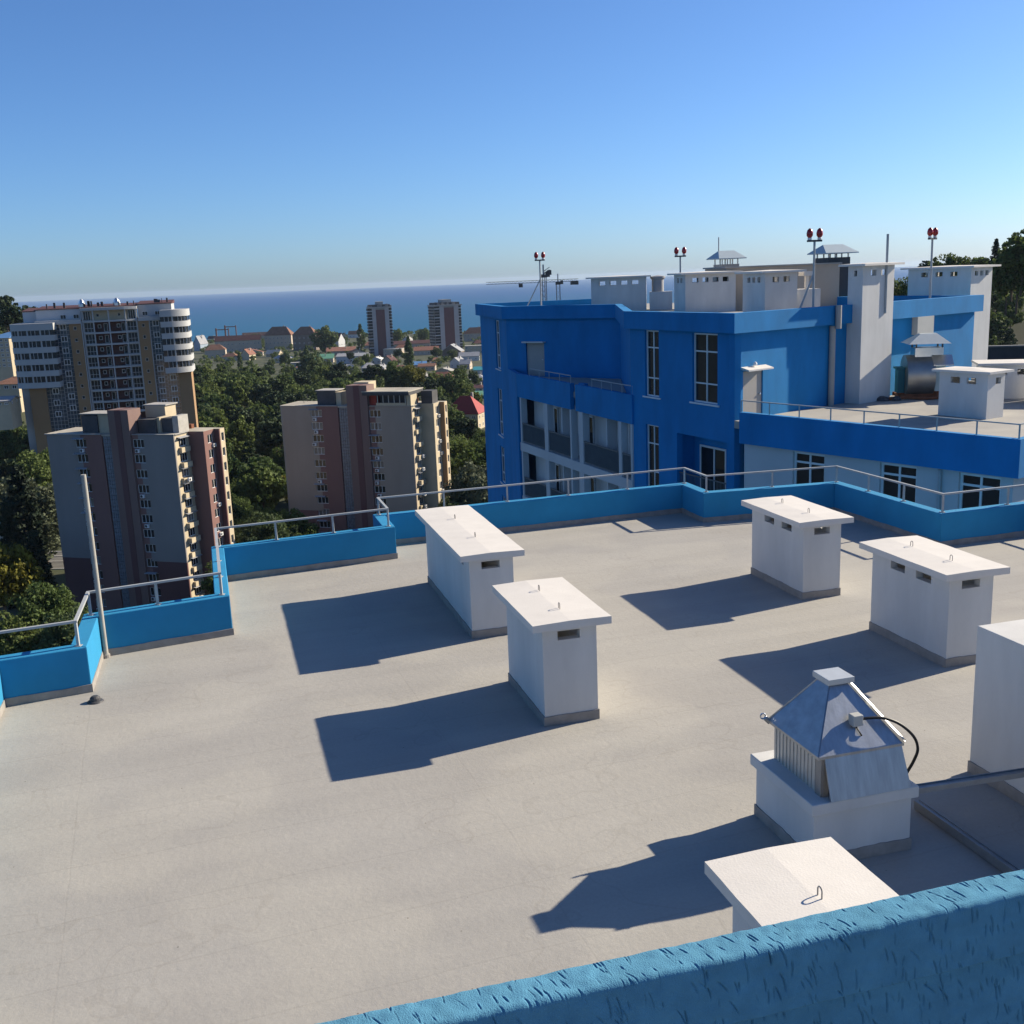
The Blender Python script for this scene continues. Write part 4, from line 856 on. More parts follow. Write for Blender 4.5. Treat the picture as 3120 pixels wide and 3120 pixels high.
def slab_tower(label, pa, pb, zr, warm, seed, zbase=-54):
    A = Pz(*pa, zr); B = Pz(*pb, zr); Wd = math.hypot(B[0] - A[0], B[1] - A[1]); yaw = math.atan2(B[1] - A[1], B[0] - A[0]); k = Wd / 22.4
    t = thing('apartment_tower', label, 'apartment tower', (A[0], A[1], zbase), yaw, 'twin Soviet era tower blocks'); FOOT.append((A[0] + 11, A[1] + 5, 17))
    r_ = random.Random(seed); Z = zr - zbase; GW = GREYW2 if warm else GREYW; SIDE = CREAM; BUL = CREAM if warm else PINK
    X = lambda v: v * k
    b = lambda m, n='wall', mat=GW, **q: build(m, n, mat, t, **q)
    fl = 2.64; n = 12; wz = [Z - 2.25 - i * fl for i in range(n)]; zm = Z - 22.3
    w1 = (X(5.1), X(7.05)); w2 = (X(15.3), X(17.2))
    holesA = [(w1[0], w1[1], z, z + 1.5) for z in wz]; holesC = [(w2[0] - X(15.2), w2[1] - X(15.2), z, z + 1.5) for z in wz]
    def split(x0, x1, holes, mats, off):         # one flat panel, lower floors in the darker render
        hu = [h for h in holes if h[2] > zm]; hl = [h for h in holes if h[2] <= zm]
        m = MB(); m.panel((x0, off), (x1, off), zm, Z, 0.3, hu); b(m, 'wall', mats[0]); m = MB(); m.panel((x0, off), (x1, off), 0, zm, 0.3, hl); b(m, 'wall', mats[1])
    split(0, X(6.1), [(h[0], X(6.1), h[2], h[3]) for h in holesA], (GW, PINKD if not warm else PINK), 0.0)
    m = MB(); m.panel((X(6.1), 0), (X(9.9), 0), 0, Z, 0.3, [(0, w1[1] - X(6.1), h[2], h[3]) for h in holesA]); b(m, 'wall', PINK)
    m = MB(); m.panel((X(-0.95), 1.5), (0, 0), 0, Z, 0.3); b(m)
    m = MB(); m.panel((X(15.2), 0), (X(16.3), 0), 0, Z, 0.3, [(h[0], X(1.1), h[2], h[3]) for h in holesC]); b(m, 'wall', PINK)
    split(X(16.3), Wd, [(0, h[1] - X(1.1), h[2], h[3]) for h in holesC], (GW, PINKD if not warm else PINK), 0.0)
    m = MB(); m.panel((X(9.9), 0.32), (X(11.65), 0.32), 0, Z, 0.2); b(m, 'wall', PINKD)
    m = MB()                                      # glass-block stair strip
    for i in range(int(Z / 0.66)):
        for j in range(4):
            x0 = X(10.05) + j * 0.37 * k; z0 = 0.2 + i * 0.66
            m.box(x0, 0.16, z0, x0 + 0.33 * k, 0.318, z0 + 0.6)
    tag(b(m, 'stair_glazing', LATT), kind='stuff')
    m = MB(); m.box(X(11.66), -0.35, 0, X(12.9), 3.2, Z + 4.3); b(m, 'stair_shaft', SHAFT); m = MB(); m.box(X(12.9), -0.42, 0, X(13.9), 3.2, Z + 4.31); b(m, 'stair_shaft', PINKD); m = MB(); m.box(X(13.9), -0.35, 0, X(15.2), 3.2, Z + 4.3); b(m, 'stair_shaft', SHAFT)
    # stepped right side
    x1, x2 = Wd + 3.05, Wd + 4.1; y1, y2, y3 = 4.3, 7.5, 9.2
    hw = [(1.0, 3.3, z, z + 1.5) for z in wz]; hw2 = [(0.8, 2.4, z, z + 1.5) for z in wz]; hw3 = [(0.3, 1.1, z, z + 1.5) for z in wz]
    m = MB(); m.panel((Wd, 0.301), (Wd, y1), 0, Z - 0.3, 0.3, hw); b(m, 'wall', SIDE)
    m = MB(); m.panel((Wd - 0.29, y1), (x1, y1), 0, Z, 0.3); b(m, 'wall', BUL)
    m = MB(); m.panel((x1, y1 + 0.301), (x1, y2), 0, Z, 0.3, hw2); b(m, 'wall', BUL)
    m = MB(); m.panel((x1 - 0.29, y2), (x2, y2), 0, Z, 0.3); b(m, 'wall', PINKD if not warm else TANW)
    m = MB(); m.panel((x2, y2 + 0.301), (x2, y3), 0, Z, 0.3, hw3); m.panel((x2 - 0.3, y3), (X(-0.95), y3), 0, Z, 0.3); m.panel((X(-0.95), y3 - 0.3), (X(-0.95), 1.5), 0, Z, 0.3); b(m, 'wall', SIDE)
    m = MB(); m.prism([(X(-0.9), 1.55), (0.05, 0.05), (Wd - 0.05, 0.05), (Wd - 0.05, y1 + 0.05), (x1 - 0.05, y1 + 0.05), (x1 - 0.05, y2 + 0.05), (x2 - 0.05, y2 + 0.05), (x2 - 0.05, y3 - 0.05), (X(-0.9), y3 - 0.05)], Z - 0.25, Z + 0.02); b(m, 'roof', BITU)
    m = MB(); m.box(X(-0.2), -0.25, Z + 0.021, X(9.8), 0.15, Z + 0.16); m.box(X(15.4), -0.2, Z + 0.021, Wd + 0.15, 0.15, Z + 0.14); m.box(Wd - 0.1, 0.151, Z + 0.021, Wd + 0.25, y1 - 0.01, Z + 0.15); b(m, 'roof_edge', CONC)
    for i, z in enumerate(wz):
        window(t, (w1[0], 0.12, z), 0, w1[1] - w1[0], 1.5, (0.36, 0.68), (), 0.09, 0.1, gmat=r_.choice([GLASS, GLASS, GLASS, CURTN]))
        window(t, (w2[0], 0.12, z), 0, w2[1] - w2[0], 1.5, (0.36, 0.68), (), 0.09, 0.1, gmat=r_.choice([GLASS, GLASS, GLASS, CURTN]))
        window(t, (Wd - 0.12, 1.301, z), math.pi / 2, 2.3, 1.5, (0.33, 0.66), (), 0.09, 0.1, gmat=r_.choice([GLASS, GLASS, CURTN]))
        window(t, (x1 - 0.12, y1 + 1.101, z), math.pi / 2, 1.6, 1.5, (0.5,), (), 0.09, 0.1)
        window(t, (x2 - 0.12, y2 + 0.601, z), math.pi / 2, 0.8, 1.5, (), (), 0.09, 0.1)
        m = MB(); m.box(Wd + 0.001, 0.9 + r_.uniform(0, .3), z - 0.95, Wd + r_.uniform(0.45, 0.8), 3.7, z - 0.1); b(m, 'balcony_box', SIDE)
        if r_.random() < 0.7: awning(t, (Wd, 0.8, z + 1.55), math.pi / 2, 3.0)
        if r_.random() < (0.55 if warm else 0.35): awning(t, (w1[0] - 0.3, 0, z + 1.52), 0, 2.3)
        if r_.random() < (0.5 if warm else 0.25): awning(t, (w2[0] - 0.3, 0, z + 1.52), 0, 2.3)
        if r_.random() < 0.35: ac_unit(t, (w1[0] + r_.uniform(0, 1), 0, z - 0.8), 0)
        if r_.random() < 0.3: ac_unit(t, (w2[0] + r_.uniform(0, 1), 0, z - 0.8), 0)
        if r_.random() < 0.5: ac_unit(t, (x1, y1 + 1.5 + r_.uniform(0, 1), z - 0.8), math.pi / 2)
        if r_.random() < 0.4: ac_unit(t, (Wd + 0.82, 1.2 + r_.uniform(0, 1), z - 0.7), math.pi / 2)
    # roof structures
    def bx(n_, mat, *a): m = MB(); m.box(*a); return b(m, n_, mat)
    zt = Z + 0.021
    if not warm:
        bx('lift_room', DARKR, X(5.3), 2.0, zt, X(8.1), 6, Z + 3.1); bx('lift_room', CREAM, X(8.1), 2.3, zt, X(10.6), 6, Z + 3.3); bx('lift_room_roof', CONC, X(5.1), 1.8, Z + 3.32, X(10.8), 6.2, Z + 3.45)
        bx('roof_shed', DARKR, X(15.4), 1.8, zt, X(18.4), 4.9, Z + 2.4); bx('roof_shed', CREAM, X(18.4), 2.3, zt, X(18.9), 5, Z + 2.7); bx('roof_shed', DARKR, X(18.9), 2.8, zt, X(20.9), 5.5, Z + 2.5); bx('roof_shed', CONC, X(20.91), 2.6, zt, X(21.9), 5.6, Z + 2.9)
        bx('roof_shed', CREAM, X(14.8), 5.2, zt, X(18.3), 8.4, Z + 4.4); bx('roof_shed_roof', CONC, X(14.6), 5.0, Z + 4.401, X(18.6), 8.6, Z + 4.6)
    else:
        bx('lift_room', DARKR, X(5.7), 1.8, zt, X(8.9), 5.5, Z + 3.0); bx('lift_room_roof', CONC, X(5.5), 1.6, Z + 3.001, X(9.1), 5.7, Z + 3.15); bx('lift_room', CREAM, X(8.91), 2.0, zt, X(9.8), 5.3, Z + 2.7)
        bx('canopy_slab', DARKR, X(14.6), -0.9, Z + 2.3, X(22.4), 6.5, Z + 2.95); bx('canopy_slab', BITU, X(14.4), -0.8, Z + 2.951, X(22.3), 7.0, Z + 3.1)
        bx('roof_terrace_wall', TILE_R, X(15.1), 0.6, zt, X(16.4), 5, Z + 2.29); bx('roof_terrace_wall', DARKR, X(16.41), 2.2, zt, X(21.6), 6, Z + 2.29); bx('roof_terrace_wall', CREAM, X(16.6), -0.2, zt + .15, X(21.6), 0.0, Z + 0.7); bx('roof_terrace_wall', CREAM, X(21.7), -0.1, zt + .13, X(22.4), 3, Z + 2.29)
        bx('roof_terrace_room', DARKR, Wd + 0.3, y1 + 0.3, zt, x1 - .3, y2, Z + 2.6); bx('roof_shed', CREAM, X(11.7), 3.4, zt, X(14.2), 7, Z + 4.6)
        for q in range(6): bx('canopy_post', GREYP, X(16.8 + q * 0.93), -0.15, Z + 0.71, X(16.8 + q * 0.93) + 0.14, -0.03, Z + 2.29)
    m = MB()                                      # roof clutter: antennas and pipes
    for _ in range(9):
        x = X(r_.uniform(0.5, 21.5)); y = r_.uniform(1.5, 8.5); h = r_.uniform(0.5, 1.6); m.tube([(x, y, Z), (x, y, Z + h)], 0.05, 5); m.box(x - .3, y - .02, Z + h, x + .3, y + .02, Z + h + .05)
    tag(b(m, 'aerials', DARKM), kind='stuff')
    for _ in range(4):
        m = MB(); x = X(r_.uniform(16.5, 21.5)); y = r_.uniform(5, 8); m.box(x, y, zt, x + .8, y + .8, Z + r_.uniform(0.5, 1.1)); b(m, 'roof_vent', RUST)
    return t
slab_tower('left Soviet tower block of grey and pink panels under the white tower', (141, 1324), (528, 1326), -18.0, False, 4)
slab_tower('right Soviet tower block of warm beige panels with a roof terrace canopy', (858, 1238), (1253, 1238), -18.8, True, 9)

def white_tower():
    d = 284.0; cx = (318 - 1532) / 3322 * d - 2.1; zb = -54.0
    t = thing('white_tower', 'tall modern apartment tower with curved white balcony wings and glass strips', 'apartment tower', (cx, d, zb), rad(13)); t.scale = (0.945, 1, 1); FOOT.append((cx, d + 9, 30))
    b = lambda m, n='wall', mat=BAND, **q: build(m, n, mat, t, **q)
    Z = -0.9 - zb
    def arc(x0, x1, y0, bulge, n=14, i=0.0):      # shallow bow, front towards -y
        return [(x0 + (x1 - x0) * k / n, y0 - bulge * (1 - (2 * k / n - 1) ** 2) + i) for k in range(n + 1)]
    def wing_curve(x0, x1, side, dep=4.2, back=9.0, n=18, i=0.0):
        # straight on the inner side, rounding off to the outer side
        pts = []
        cxm = x1 if side < 0 else x0
        for k in range(n + 1):
            a = math.pi / 2 * k / n
            w = abs(x1 - x0)
            px = (w - i) * math.sin(a); py = -(dep - i) * math.cos(a) ** 0.9
            if k == n: py = 0
            pts.append((cxm + (px if side > 0 else -px), py))
        pts.append((pts[-1][0], back))
        return pts
    # core
    m = MB(); m.box(-20.5, 2.7, 0, 20.5, 14, Z + 0.2); b(m, 'core', BAND)
    # wings
    for side, x0, x1, zt, nb in ((-1, -23.2, -11.5, Z, 6), (1, 16.3, 23.6, Z + 2.0, 6)):
        fl = 3.0
        for k in range(nb):
            z1 = zt - k * fl; z0 = z1 - (1.75 if k == 0 else 1.45)
            o = wing_curve(x0, x1, side); inn = [((x1 if side < 0 else x0), 9.0)]
            m = MB(); m.prism(o + inn, z0, z1); b(m, 'balcony_band', BAND, smooth=False)
            if k < nb - 1:
                zb0 = zt - (k + 1) * fl
                q = wing_curve(x0, x1, side, i=0.35); m = MB(); m.prism(q + inn, zb0 + 0.001, z0 - 0.001); b(m, 'ribbon_glazing', GLASS)
                m = MB()                          # white mullions
                dense = wing_curve(x0, x1, side, n=60, i=0.30); acc = 0; last = dense[0]; tot = 0
                for p, p2 in zip(dense[:-1], dense[1:]):
                    sl_ = math.hypot(p2[0] - p[0], p2[1] - p[1]); acc += sl_; tot += sl_
                    if acc > (0.95 if int(tot / 0.95) % 4 else 1.5):
                        acc = 0; wq = 0.14 if int(tot) % 3 else 0.4
                        m.box(p2[0] - wq / 2, p2[1] - 0.06, zb0 + 0.002, p2[0] + wq / 2, p2[1] + 0.08, z0 - 0.002)
                b(m, 'mullions', BAND)['kind'] = 'stuff'
    # lower piers beneath the wings
    zw = Z - 16.6
    m = MB(); m.box(-20.4, -0.6, 0, -16.1, 6, zw); b(m, 'pier', TANW); m = MB(); m.box(-22.6, 1.0, 0, -20.41, 8, zw); b(m, 'pier', BAND); m = MB(); m.box(19.35, -0.6, 0, 22.9, 8, Z - 14.7); b(m, 'pier', TANW)
    # glass strips
    def curtain(x0, x1, z0, z1, y):
        m = MB(); m.box(x0, y, z0, x1, y + 0.5, z1); b(m, 'curtain_glass', CURT)
        m = MB(); nx = max(2, round((x1 - x0) / 0.85)); nz = int((z1 - z0) / 1.0)
        for i in range(nx + 1): x = x0 + (x1 - x0) * i / nx; m.box(x - 0.045, y - 0.07, z0, x + 0.045, y - 0.001, z1)
        for j in range(nz + 1):
            z = z1 - j * 1.0; m.box(x0, y - 0.05, z - 0.05, x1, y - 0.002, z + 0.03)
        b(m, 'glazing_bars', BAND)['kind'] = 'stuff'
        for j in range(int((z1 - z0) / 3.0)):
            zc = z1 - 3.0 * j - 1.9
            if zc < 28: break
            for xx in ([(x0 + x1) / 2 - 0.8] if x1 - x0 < 5 else [x0 + 1.0, x1 - 2.8]):
                window(t, (xx, y - 0.16, zc), 0, 1.7, 1.5, (0.5,), (), 0.16, 0.08)
    curtain(-11.5, -8.2, 0, Z - 0.2, 0.55); curtain(-16.1, -11.5, 0, zw, 0.3); curtain(12.95, 16.3, 0, Z - 0.2, 0.55); curtain(16.3, 19.3, 0, Z - 14.7, 0.3)
    # tan strips with square windows
    for x0, x1, ph in ((-8.15, -5.0, 0), (9.9, 12.9, 1)):
        zs = [Z - 2.2 - 3.0 * j for j in range(11)]
        m = MB(); m.panel((x0, 0), (x1, 0), 0, Z - 0.2, 0.5, [((x1 - x0) * 0.35, (x1 - x0) * 0.35 + 0.8, z, z + 0.9) for z in zs]); b(m, 'tan_strip', TANW)
        for z in zs: window(t, (x0 + (x1 - x0) * 0.35, 0.15, z), 0, 0.8, 0.9, (), (), 0.08, 0.08)
        m = MB(); m.box(x1 if ph else x1, -0.15, 0, x1 + 0.25, 1.1, Z); b(m, 'trim', BAND)
    # bowed centre: balconies between slabs and columns
    xa, xb = -4.6, 9.85; cols = [-4.45, -1.55, 2.6, 6.9, 9.7]
    fy = lambda x: -1.1 - 1.6 * (1 - (2 * (x - xa) / (xb - xa) - 1) ** 2) + 1.2
    m = MB(); m.box(xa, 2.0, 0, xb, 2.6, Z + 2.9); b(m, 'back_wall', DKRED)
    zc = [Z - 3.0 * k for k in range(13)]
    for k, z in enumerate(zc):
        m = MB(); m.prism(arc(xa, xb, 0.1, 1.6) + [(xb, 2.0), (xa, 2.0)], z - 0.42, z); b(m, 'balcony_slab', BAND)
    for c in cols:
        m = MB(); y = fy(c); m.box(c - 0.16, y + 0.03, 0, c + 0.16, y + 0.45, Z + 2.6); b(m, 'column', BAND)
    for k, z in enumerate(zc[1:9]):
        for i, (x0, x1) in enumerate(zip(cols[:-1], cols[1:])):
            y = max(fy(x0), fy(x1)) + 0.5
            if i in (0, 3): window(t, (x0 + 0.16, y, z), 0, x1 - x0 - 0.32, 2.5, (0.33, 0.66), (0.4,), 0.07, 0.08)
            else:
                window(t, (x0 + (0.6 if i == 1 else 1.5), 1.9, z + 0.9), 0, 0.9, 1.0, (), (), 0.12, 0.08)
                window(t, (x0 + (2.2 if i == 1 else 2.7), 1.9, z), 0, 1.0, 2.1, (), (), 0.1, 0.08)
                m = MB(); m.bar((x0 + 0.17, y - 0.3, z + 1.0), (x1 - 0.17, y - 0.3, z + 1.0), 0.05, 0.05); b(m, 'balcony_rail', DARKM)
    # top floor and penthouses
    m = MB(); m.prism(arc(xa - 0.3, xb + 0.2, 0.1, 1.7) + [(xb + .2, 4), (xa - .3, 4)], Z + 2.6, Z + 3.3); b(m, 'cornice', BAND)
    m = MB(); m.panel((xa, 1.4), (xb, 1.4), Z + 0.001, Z + 2.599, 0.3, [(3.6, 4.4, Z + 0.9, Z + 1.7), (9.3, 10.1, Z + 0.9, Z + 1.7)]); b(m, 'top_wall', CREAM)
    for x in (xa + 3.6, xa + 9.3): window(t, (x, 1.5, Z + 0.9), 0, 0.8, 0.8, (), (), 0.07, 0.08)
    for x in (xa + 0.3, xb - 2.3): window(t, (x, 0.9, Z + 0.05), 0, 1.9, 2.4, (0.33, 0.66), (), 0.09, 0.1)
    for x0, x1, h, y0 in ((-16.6, -5.0, 3.2, 1.9), (10.1, 19.2, 3.6, 1.9), (-20.3, -16.7, 2.9, 3.5)):
        m = MB(); m.box(x0, y0, Z + 0.201, x1, 13, Z + h); b(m, 'penthouse', BAND if x0 > 0 else WALLW)
        m = MB(); m.prism([(x0 - .2, y0 - .2), (x1 + .2, y0 - .2), (x1 + .2, 13.2), (x0 - .2, 13.2)], Z + h + 0.001, [Z + h + 0.2, Z + h + 0.2, Z + h + .9, Z + h + .9]); b(m, 'penthouse_roof', MAROON)
    m = MB(); m.prism([(xa, 2), (xb, 2), (xb, 13), (xa, 13)], Z + 3.301, [Z + 3.5, Z + 3.5, Z + 4.1, Z + 4.1]); b(m, 'penthouse_roof', MAROON)
    for x in (-10.4, -7.0, 11.2, 14.6): window(t, (x, 1.78, Z + 0.7), 0, 1.5, 1.1, (0.5,), (), 0.08, 0.1)
    m = MB(); m.prism(arc(-16.8, -4.9, -0.2, 0.6) + [(-4.9, 1.2), (-16.8, 1.2)], Z - 0.6, Z + 0.5); b(m, 'parapet', BAND)
    m = MB(); m.prism(arc(10.1, 17.5, -0.2, 0.5) + [(17.5, 1.2), (10.1, 1.2)], Z - 0.6, Z + 0.4); b(m, 'parapet', BAND)
    for x, s in ((-4.9, 1.0), (4.4, 1.05)):
        m = MB(); m.lathe([(0.9 * s, 0), (0.9 * s, 0.7), (0.62 * s, 1.5), (0.25 * s, 2.0)], 6, (x, 5, Z + 3.6)); b(m, 'roof_cowl', STAIN)
    m = MB(); r_ = random.Random(2)
    for _ in range(22):
        x = r_.uniform(-15, 18); h = r_.uniform(0.4, 1.2); m.box(x, 4, Z + 3.4, x + r_.uniform(0.1, 0.7), 4.5, Z + 3.9 + h)
    tag(b(m, 'roof_clutter', DARKR), kind='stuff')
white_tower()

def far_tower(label, px0, px1, ptop, pbase, d, sideface, yaw):
    x0 = (px0 - 1530) / 3322 * d; x1 = (px1 - 1530) / 3322 * d; c = (x0 + x1) / 2; Wd = (x1 - x0)
    base = D((px0 + px1) / 2, pbase, d); top = D((px0 + px1) / 2, ptop, d); H = top[2] - base[2] + 3
    t = thing('seaside_tower', label, 'apartment tower', (c, d, base[2] - 3), yaw, 'pair of tower blocks by the sea'); FOOT.append((c, d, Wd * 0.7))
    b = lambda m, n='wall', mat=GREYW, **q: build(m, n, mat, t, **q)
    w = Wd / (math.cos(yaw) + 0.62 * abs(math.sin(yaw))); h = w / 2; dp = w * 0.62
    sec = [(-1, -.62, 'b'), (-.62, -.30, 'p'), (-.30, .45, 'm'), (.45, .80, 'p'), (.80, 1, 'b')]
    H1 = H - 5
    m = MB(); m.box(-h * .99, 1.2, 0, h * .99, dp, H1); b(m, 'wall', CONC)
    for a, e, k in sec:
        if k == 'p': m = MB(); m.box(a * h, 0, 0, e * h, 1.19, H1); b(m, 'pier', M('pale_tower_pier', (0.44, 0.40, 0.38), 0.9, 0.08, 0.2))
        elif k == 'm': m = MB(); m.box(a * h, 0.25, 0, e * h, 1.18, H1 - 1.5); b(m, 'maroon_panel', M('maroon_panel', (0.17, 0.075, 0.07), 0.9, 0.1, 0.2))
        else:
            n_ = 16
            for q in range(n_):
                z = H1 * q / n_
                m = MB(); m.box(a * h, -0.2, z, e * h, 1.0, z + 0.9); b(m, 'balcony', GREYW if q % 3 else WALLW); m = MB(); m.box(a * h * .99, 0.5, z + 0.91, e * h * .985, 1.1, z + H1 / n_ - 0.01); b(m, 'window', GLASS)
    for q in range(16):
        z = H1 * q / 16
        for s in (1, -1):
            m = MB(); xx = s * h
            m.box(min(xx, xx * .985) + (0.2 if s > 0 else -0.9), 2, z + 1.0, max(xx, xx * .985) + (0.7 if s > 0 else -0.2), dp * 0.45, z + 2.6); m.box(min(xx, xx * .985) + (0.2 if s > 0 else -0.9), dp * 0.55, z + 1.0, max(xx, xx * .985) + (0.7 if s > 0 else -0.2), dp * 0.9, z + 2.6); b(m, 'side_windows', DARKR)['kind'] = 'stuff'
    m = MB(); m.box(-h - .6, -.6, H1, h + .6, dp + .6, H1 + 1.4); b(m, 'cornice', CONC)
    m = MB(); m.box(-h + 1, 1.5, H1 + 1.401, h - 1, dp - 1, H1 + 3.6); b(m, 'attic', DARKR); m = MB(); m.box(-h * .3, 3, H1 + 3.601, h * .35, dp - 2, H + 1.5); b(m, 'lift_room', CONC)
    r_ = random.Random(int(px0)); m = MB()
    for _ in range(26):
        x = r_.uniform(-h, h - 1); m.box(x, r_.uniform(0, 3), H1 + 1.401, x + r_.uniform(0.5, 2.5), 3 + r_.uniform(.3, 2), H1 + 1.6 + r_.uniform(0.5, 2.6))
    tag(b(m, 'rooftop_clutter', GREYW), kind='stuff')
far_tower('left one of two dark red tower blocks in front of the sea', 1109, 1187, 924, 1080, 1080, 0, rad(8))
far_tower('right one of two dark red tower blocks, the wider one near the blue building', 1307, 1409, 917, 1066, 1090, 1, rad(24))

# ------------------------------------------------------------------ town houses
_hw = {}
def house(label, pxa, pxb, pbase, hpx, wall, roof, style='gable', yaw=0.0, rpx=None, dp=None, rows=1, cols=3, dist=None, cat='house', group='houses of the town', name='town_house', along=True):
    """pxa-pxb: span seen in the picture, pbase: height of its foot, hpx: wall height, rpx: roof height (all in photo pixels, turned into metres at its distance)"""
    pc = (pxa + pxb) / 2
    g = G(pc, pbase) if dist is None else D(pc, pbase, dist)
    d = g[1]; s = d / 3322; w = (pxb - pxa) * s; h = hpx * s; rh = (rpx if rpx else hpx * 0.5) * s; dp = dp or min(w * 0.7, 14)
    zg = min(g[2], gz(g[0], g[1]) if dist is None else g[2])
    t = thing(name, label, cat, (g[0], g[1], zg), yaw, group); FOOT.append((g[0], g[1] + dp / 2, max(w, dp) * 0.55 + 2))
    b = lambda m, n='wall', mat=wall, **q: build(m, n, mat, t, **q)
    x = w / 2; fd = 6.0
    m = MB(); m.box(-x, 0, -fd, x, dp, h); b(m)
    e = 0.5
    if style == 'gable':                          # ridge along x
        m = MB(); m.prism([(-x - e, -e), (x + e, -e), (x + e, dp / 2), (-x - e, dp / 2)], [h + .02, h + .02, h + rh, h + rh], [h + .25, h + .25, h + rh + .25, h + rh + .25])
        m.prism([(-x - e, dp / 2), (x + e, dp / 2), (x + e, dp + e), (-x - e, dp + e)], [h + rh, h + rh, h + .02, h + .02], [h + rh + .25, h + rh + .25, h + .25, h + .25]); b(m, 'roof', roof)
        m = MB(); m.add([(-x, 0.05, h), (-x, dp - .05, h), (-x, dp / 2, h + rh)], [(0, 1, 2)]); m.add([(x, 0.05, h), (x, dp - .05, h), (x, dp / 2, h + rh)], [(2, 1, 0)]); b(m, 'gable_wall')
    elif style == 'gabley':                       # ridge away from us, gable shown
        m = MB(); m.prism([(-x - e, -e), (0, -e), (0, dp + e), (-x - e, dp + e)], [h + .02, h + rh, h + rh, h + .02], [h + .25, h + rh + .25, h + rh + .25, h + .25])
        m.prism([(0, -e), (x + e, -e), (x + e, dp + e), (0, dp + e)], [h + rh, h + .02, h + .02, h + rh], [h + rh + .25, h + .25, h + .25, h + rh + .25]); b(m, 'roof', roof)
        m = MB(); m.prism([(-x + .05, 0.0), (x - .05, 0.0), (x - .05, 0.3), (-x + .05, 0.3)], h - .01, h); m.add([(-x, 0, h), (x, 0, h), (0, 0, h + rh)], [(0, 1, 2)]); m.add([(-x, dp, h), (x, dp, h), (0, dp, h + rh)], [(2, 1, 0)]); b(m, 'gable_wall')
    elif style == 'hip':
        r = min(x * 0.7, dp / 2); m = MB()
        m.add([(-x - e, -e, h), (x + e, -e, h), (x + e, dp + e, h), (-x - e, dp + e, h), (-x + r, dp / 2, h + rh), (x - r, dp / 2, h + rh)], [(3, 2, 1, 0), (0, 1, 5, 4), (1, 2, 5), (2, 3, 4, 5), (3, 0, 4)]); b(m, 'roof', roof)
    elif style == 'shed':
        m = MB(); m.prism([(-x - e, -e), (x + e, -e), (x + e, dp + e), (-x - e, dp + e)], [h + .02, h + .02, h + rh, h + rh], [h + .25, h + .25, h + rh + .25, h + rh + .25]); b(m, 'roof', roof)
    else:
        m = MB(); m.box(-x - .2, -.2, h + .001, x + .2, dp + .2, h + .35); b(m, 'roof', roof)
    if style != 'flat' and rows and w > 6:
        m = MB(); m.box(x * .3, dp * .55, h + rh * .4, x * .3 + .8, dp * .55 + .8, h + rh + 1.2); b(m, 'chimney', CONC)
    if rows:
        ww = min(1.5, w / cols * 0.55); fh = h / rows; wh = min(1.6, fh * 0.55)
        for r in range(rows):
            for c in range(cols):
                xx = -x + w * (c + 0.5) / cols - ww / 2; window(t, (xx, -0.05, fh * r + fh * 0.3), 0, ww, wh, (0.5,), (), 0.12, 0.1)
        nd = max(1, int(dp / 4))
        for r in range(rows):
            for c in range(nd): window(t, (x + 0.05, dp * (c + .5) / nd - ww / 2, fh * r + fh * .3), math.pi / 2, ww, wh, (0.5,), (), 0.12, 0.1)
    return t
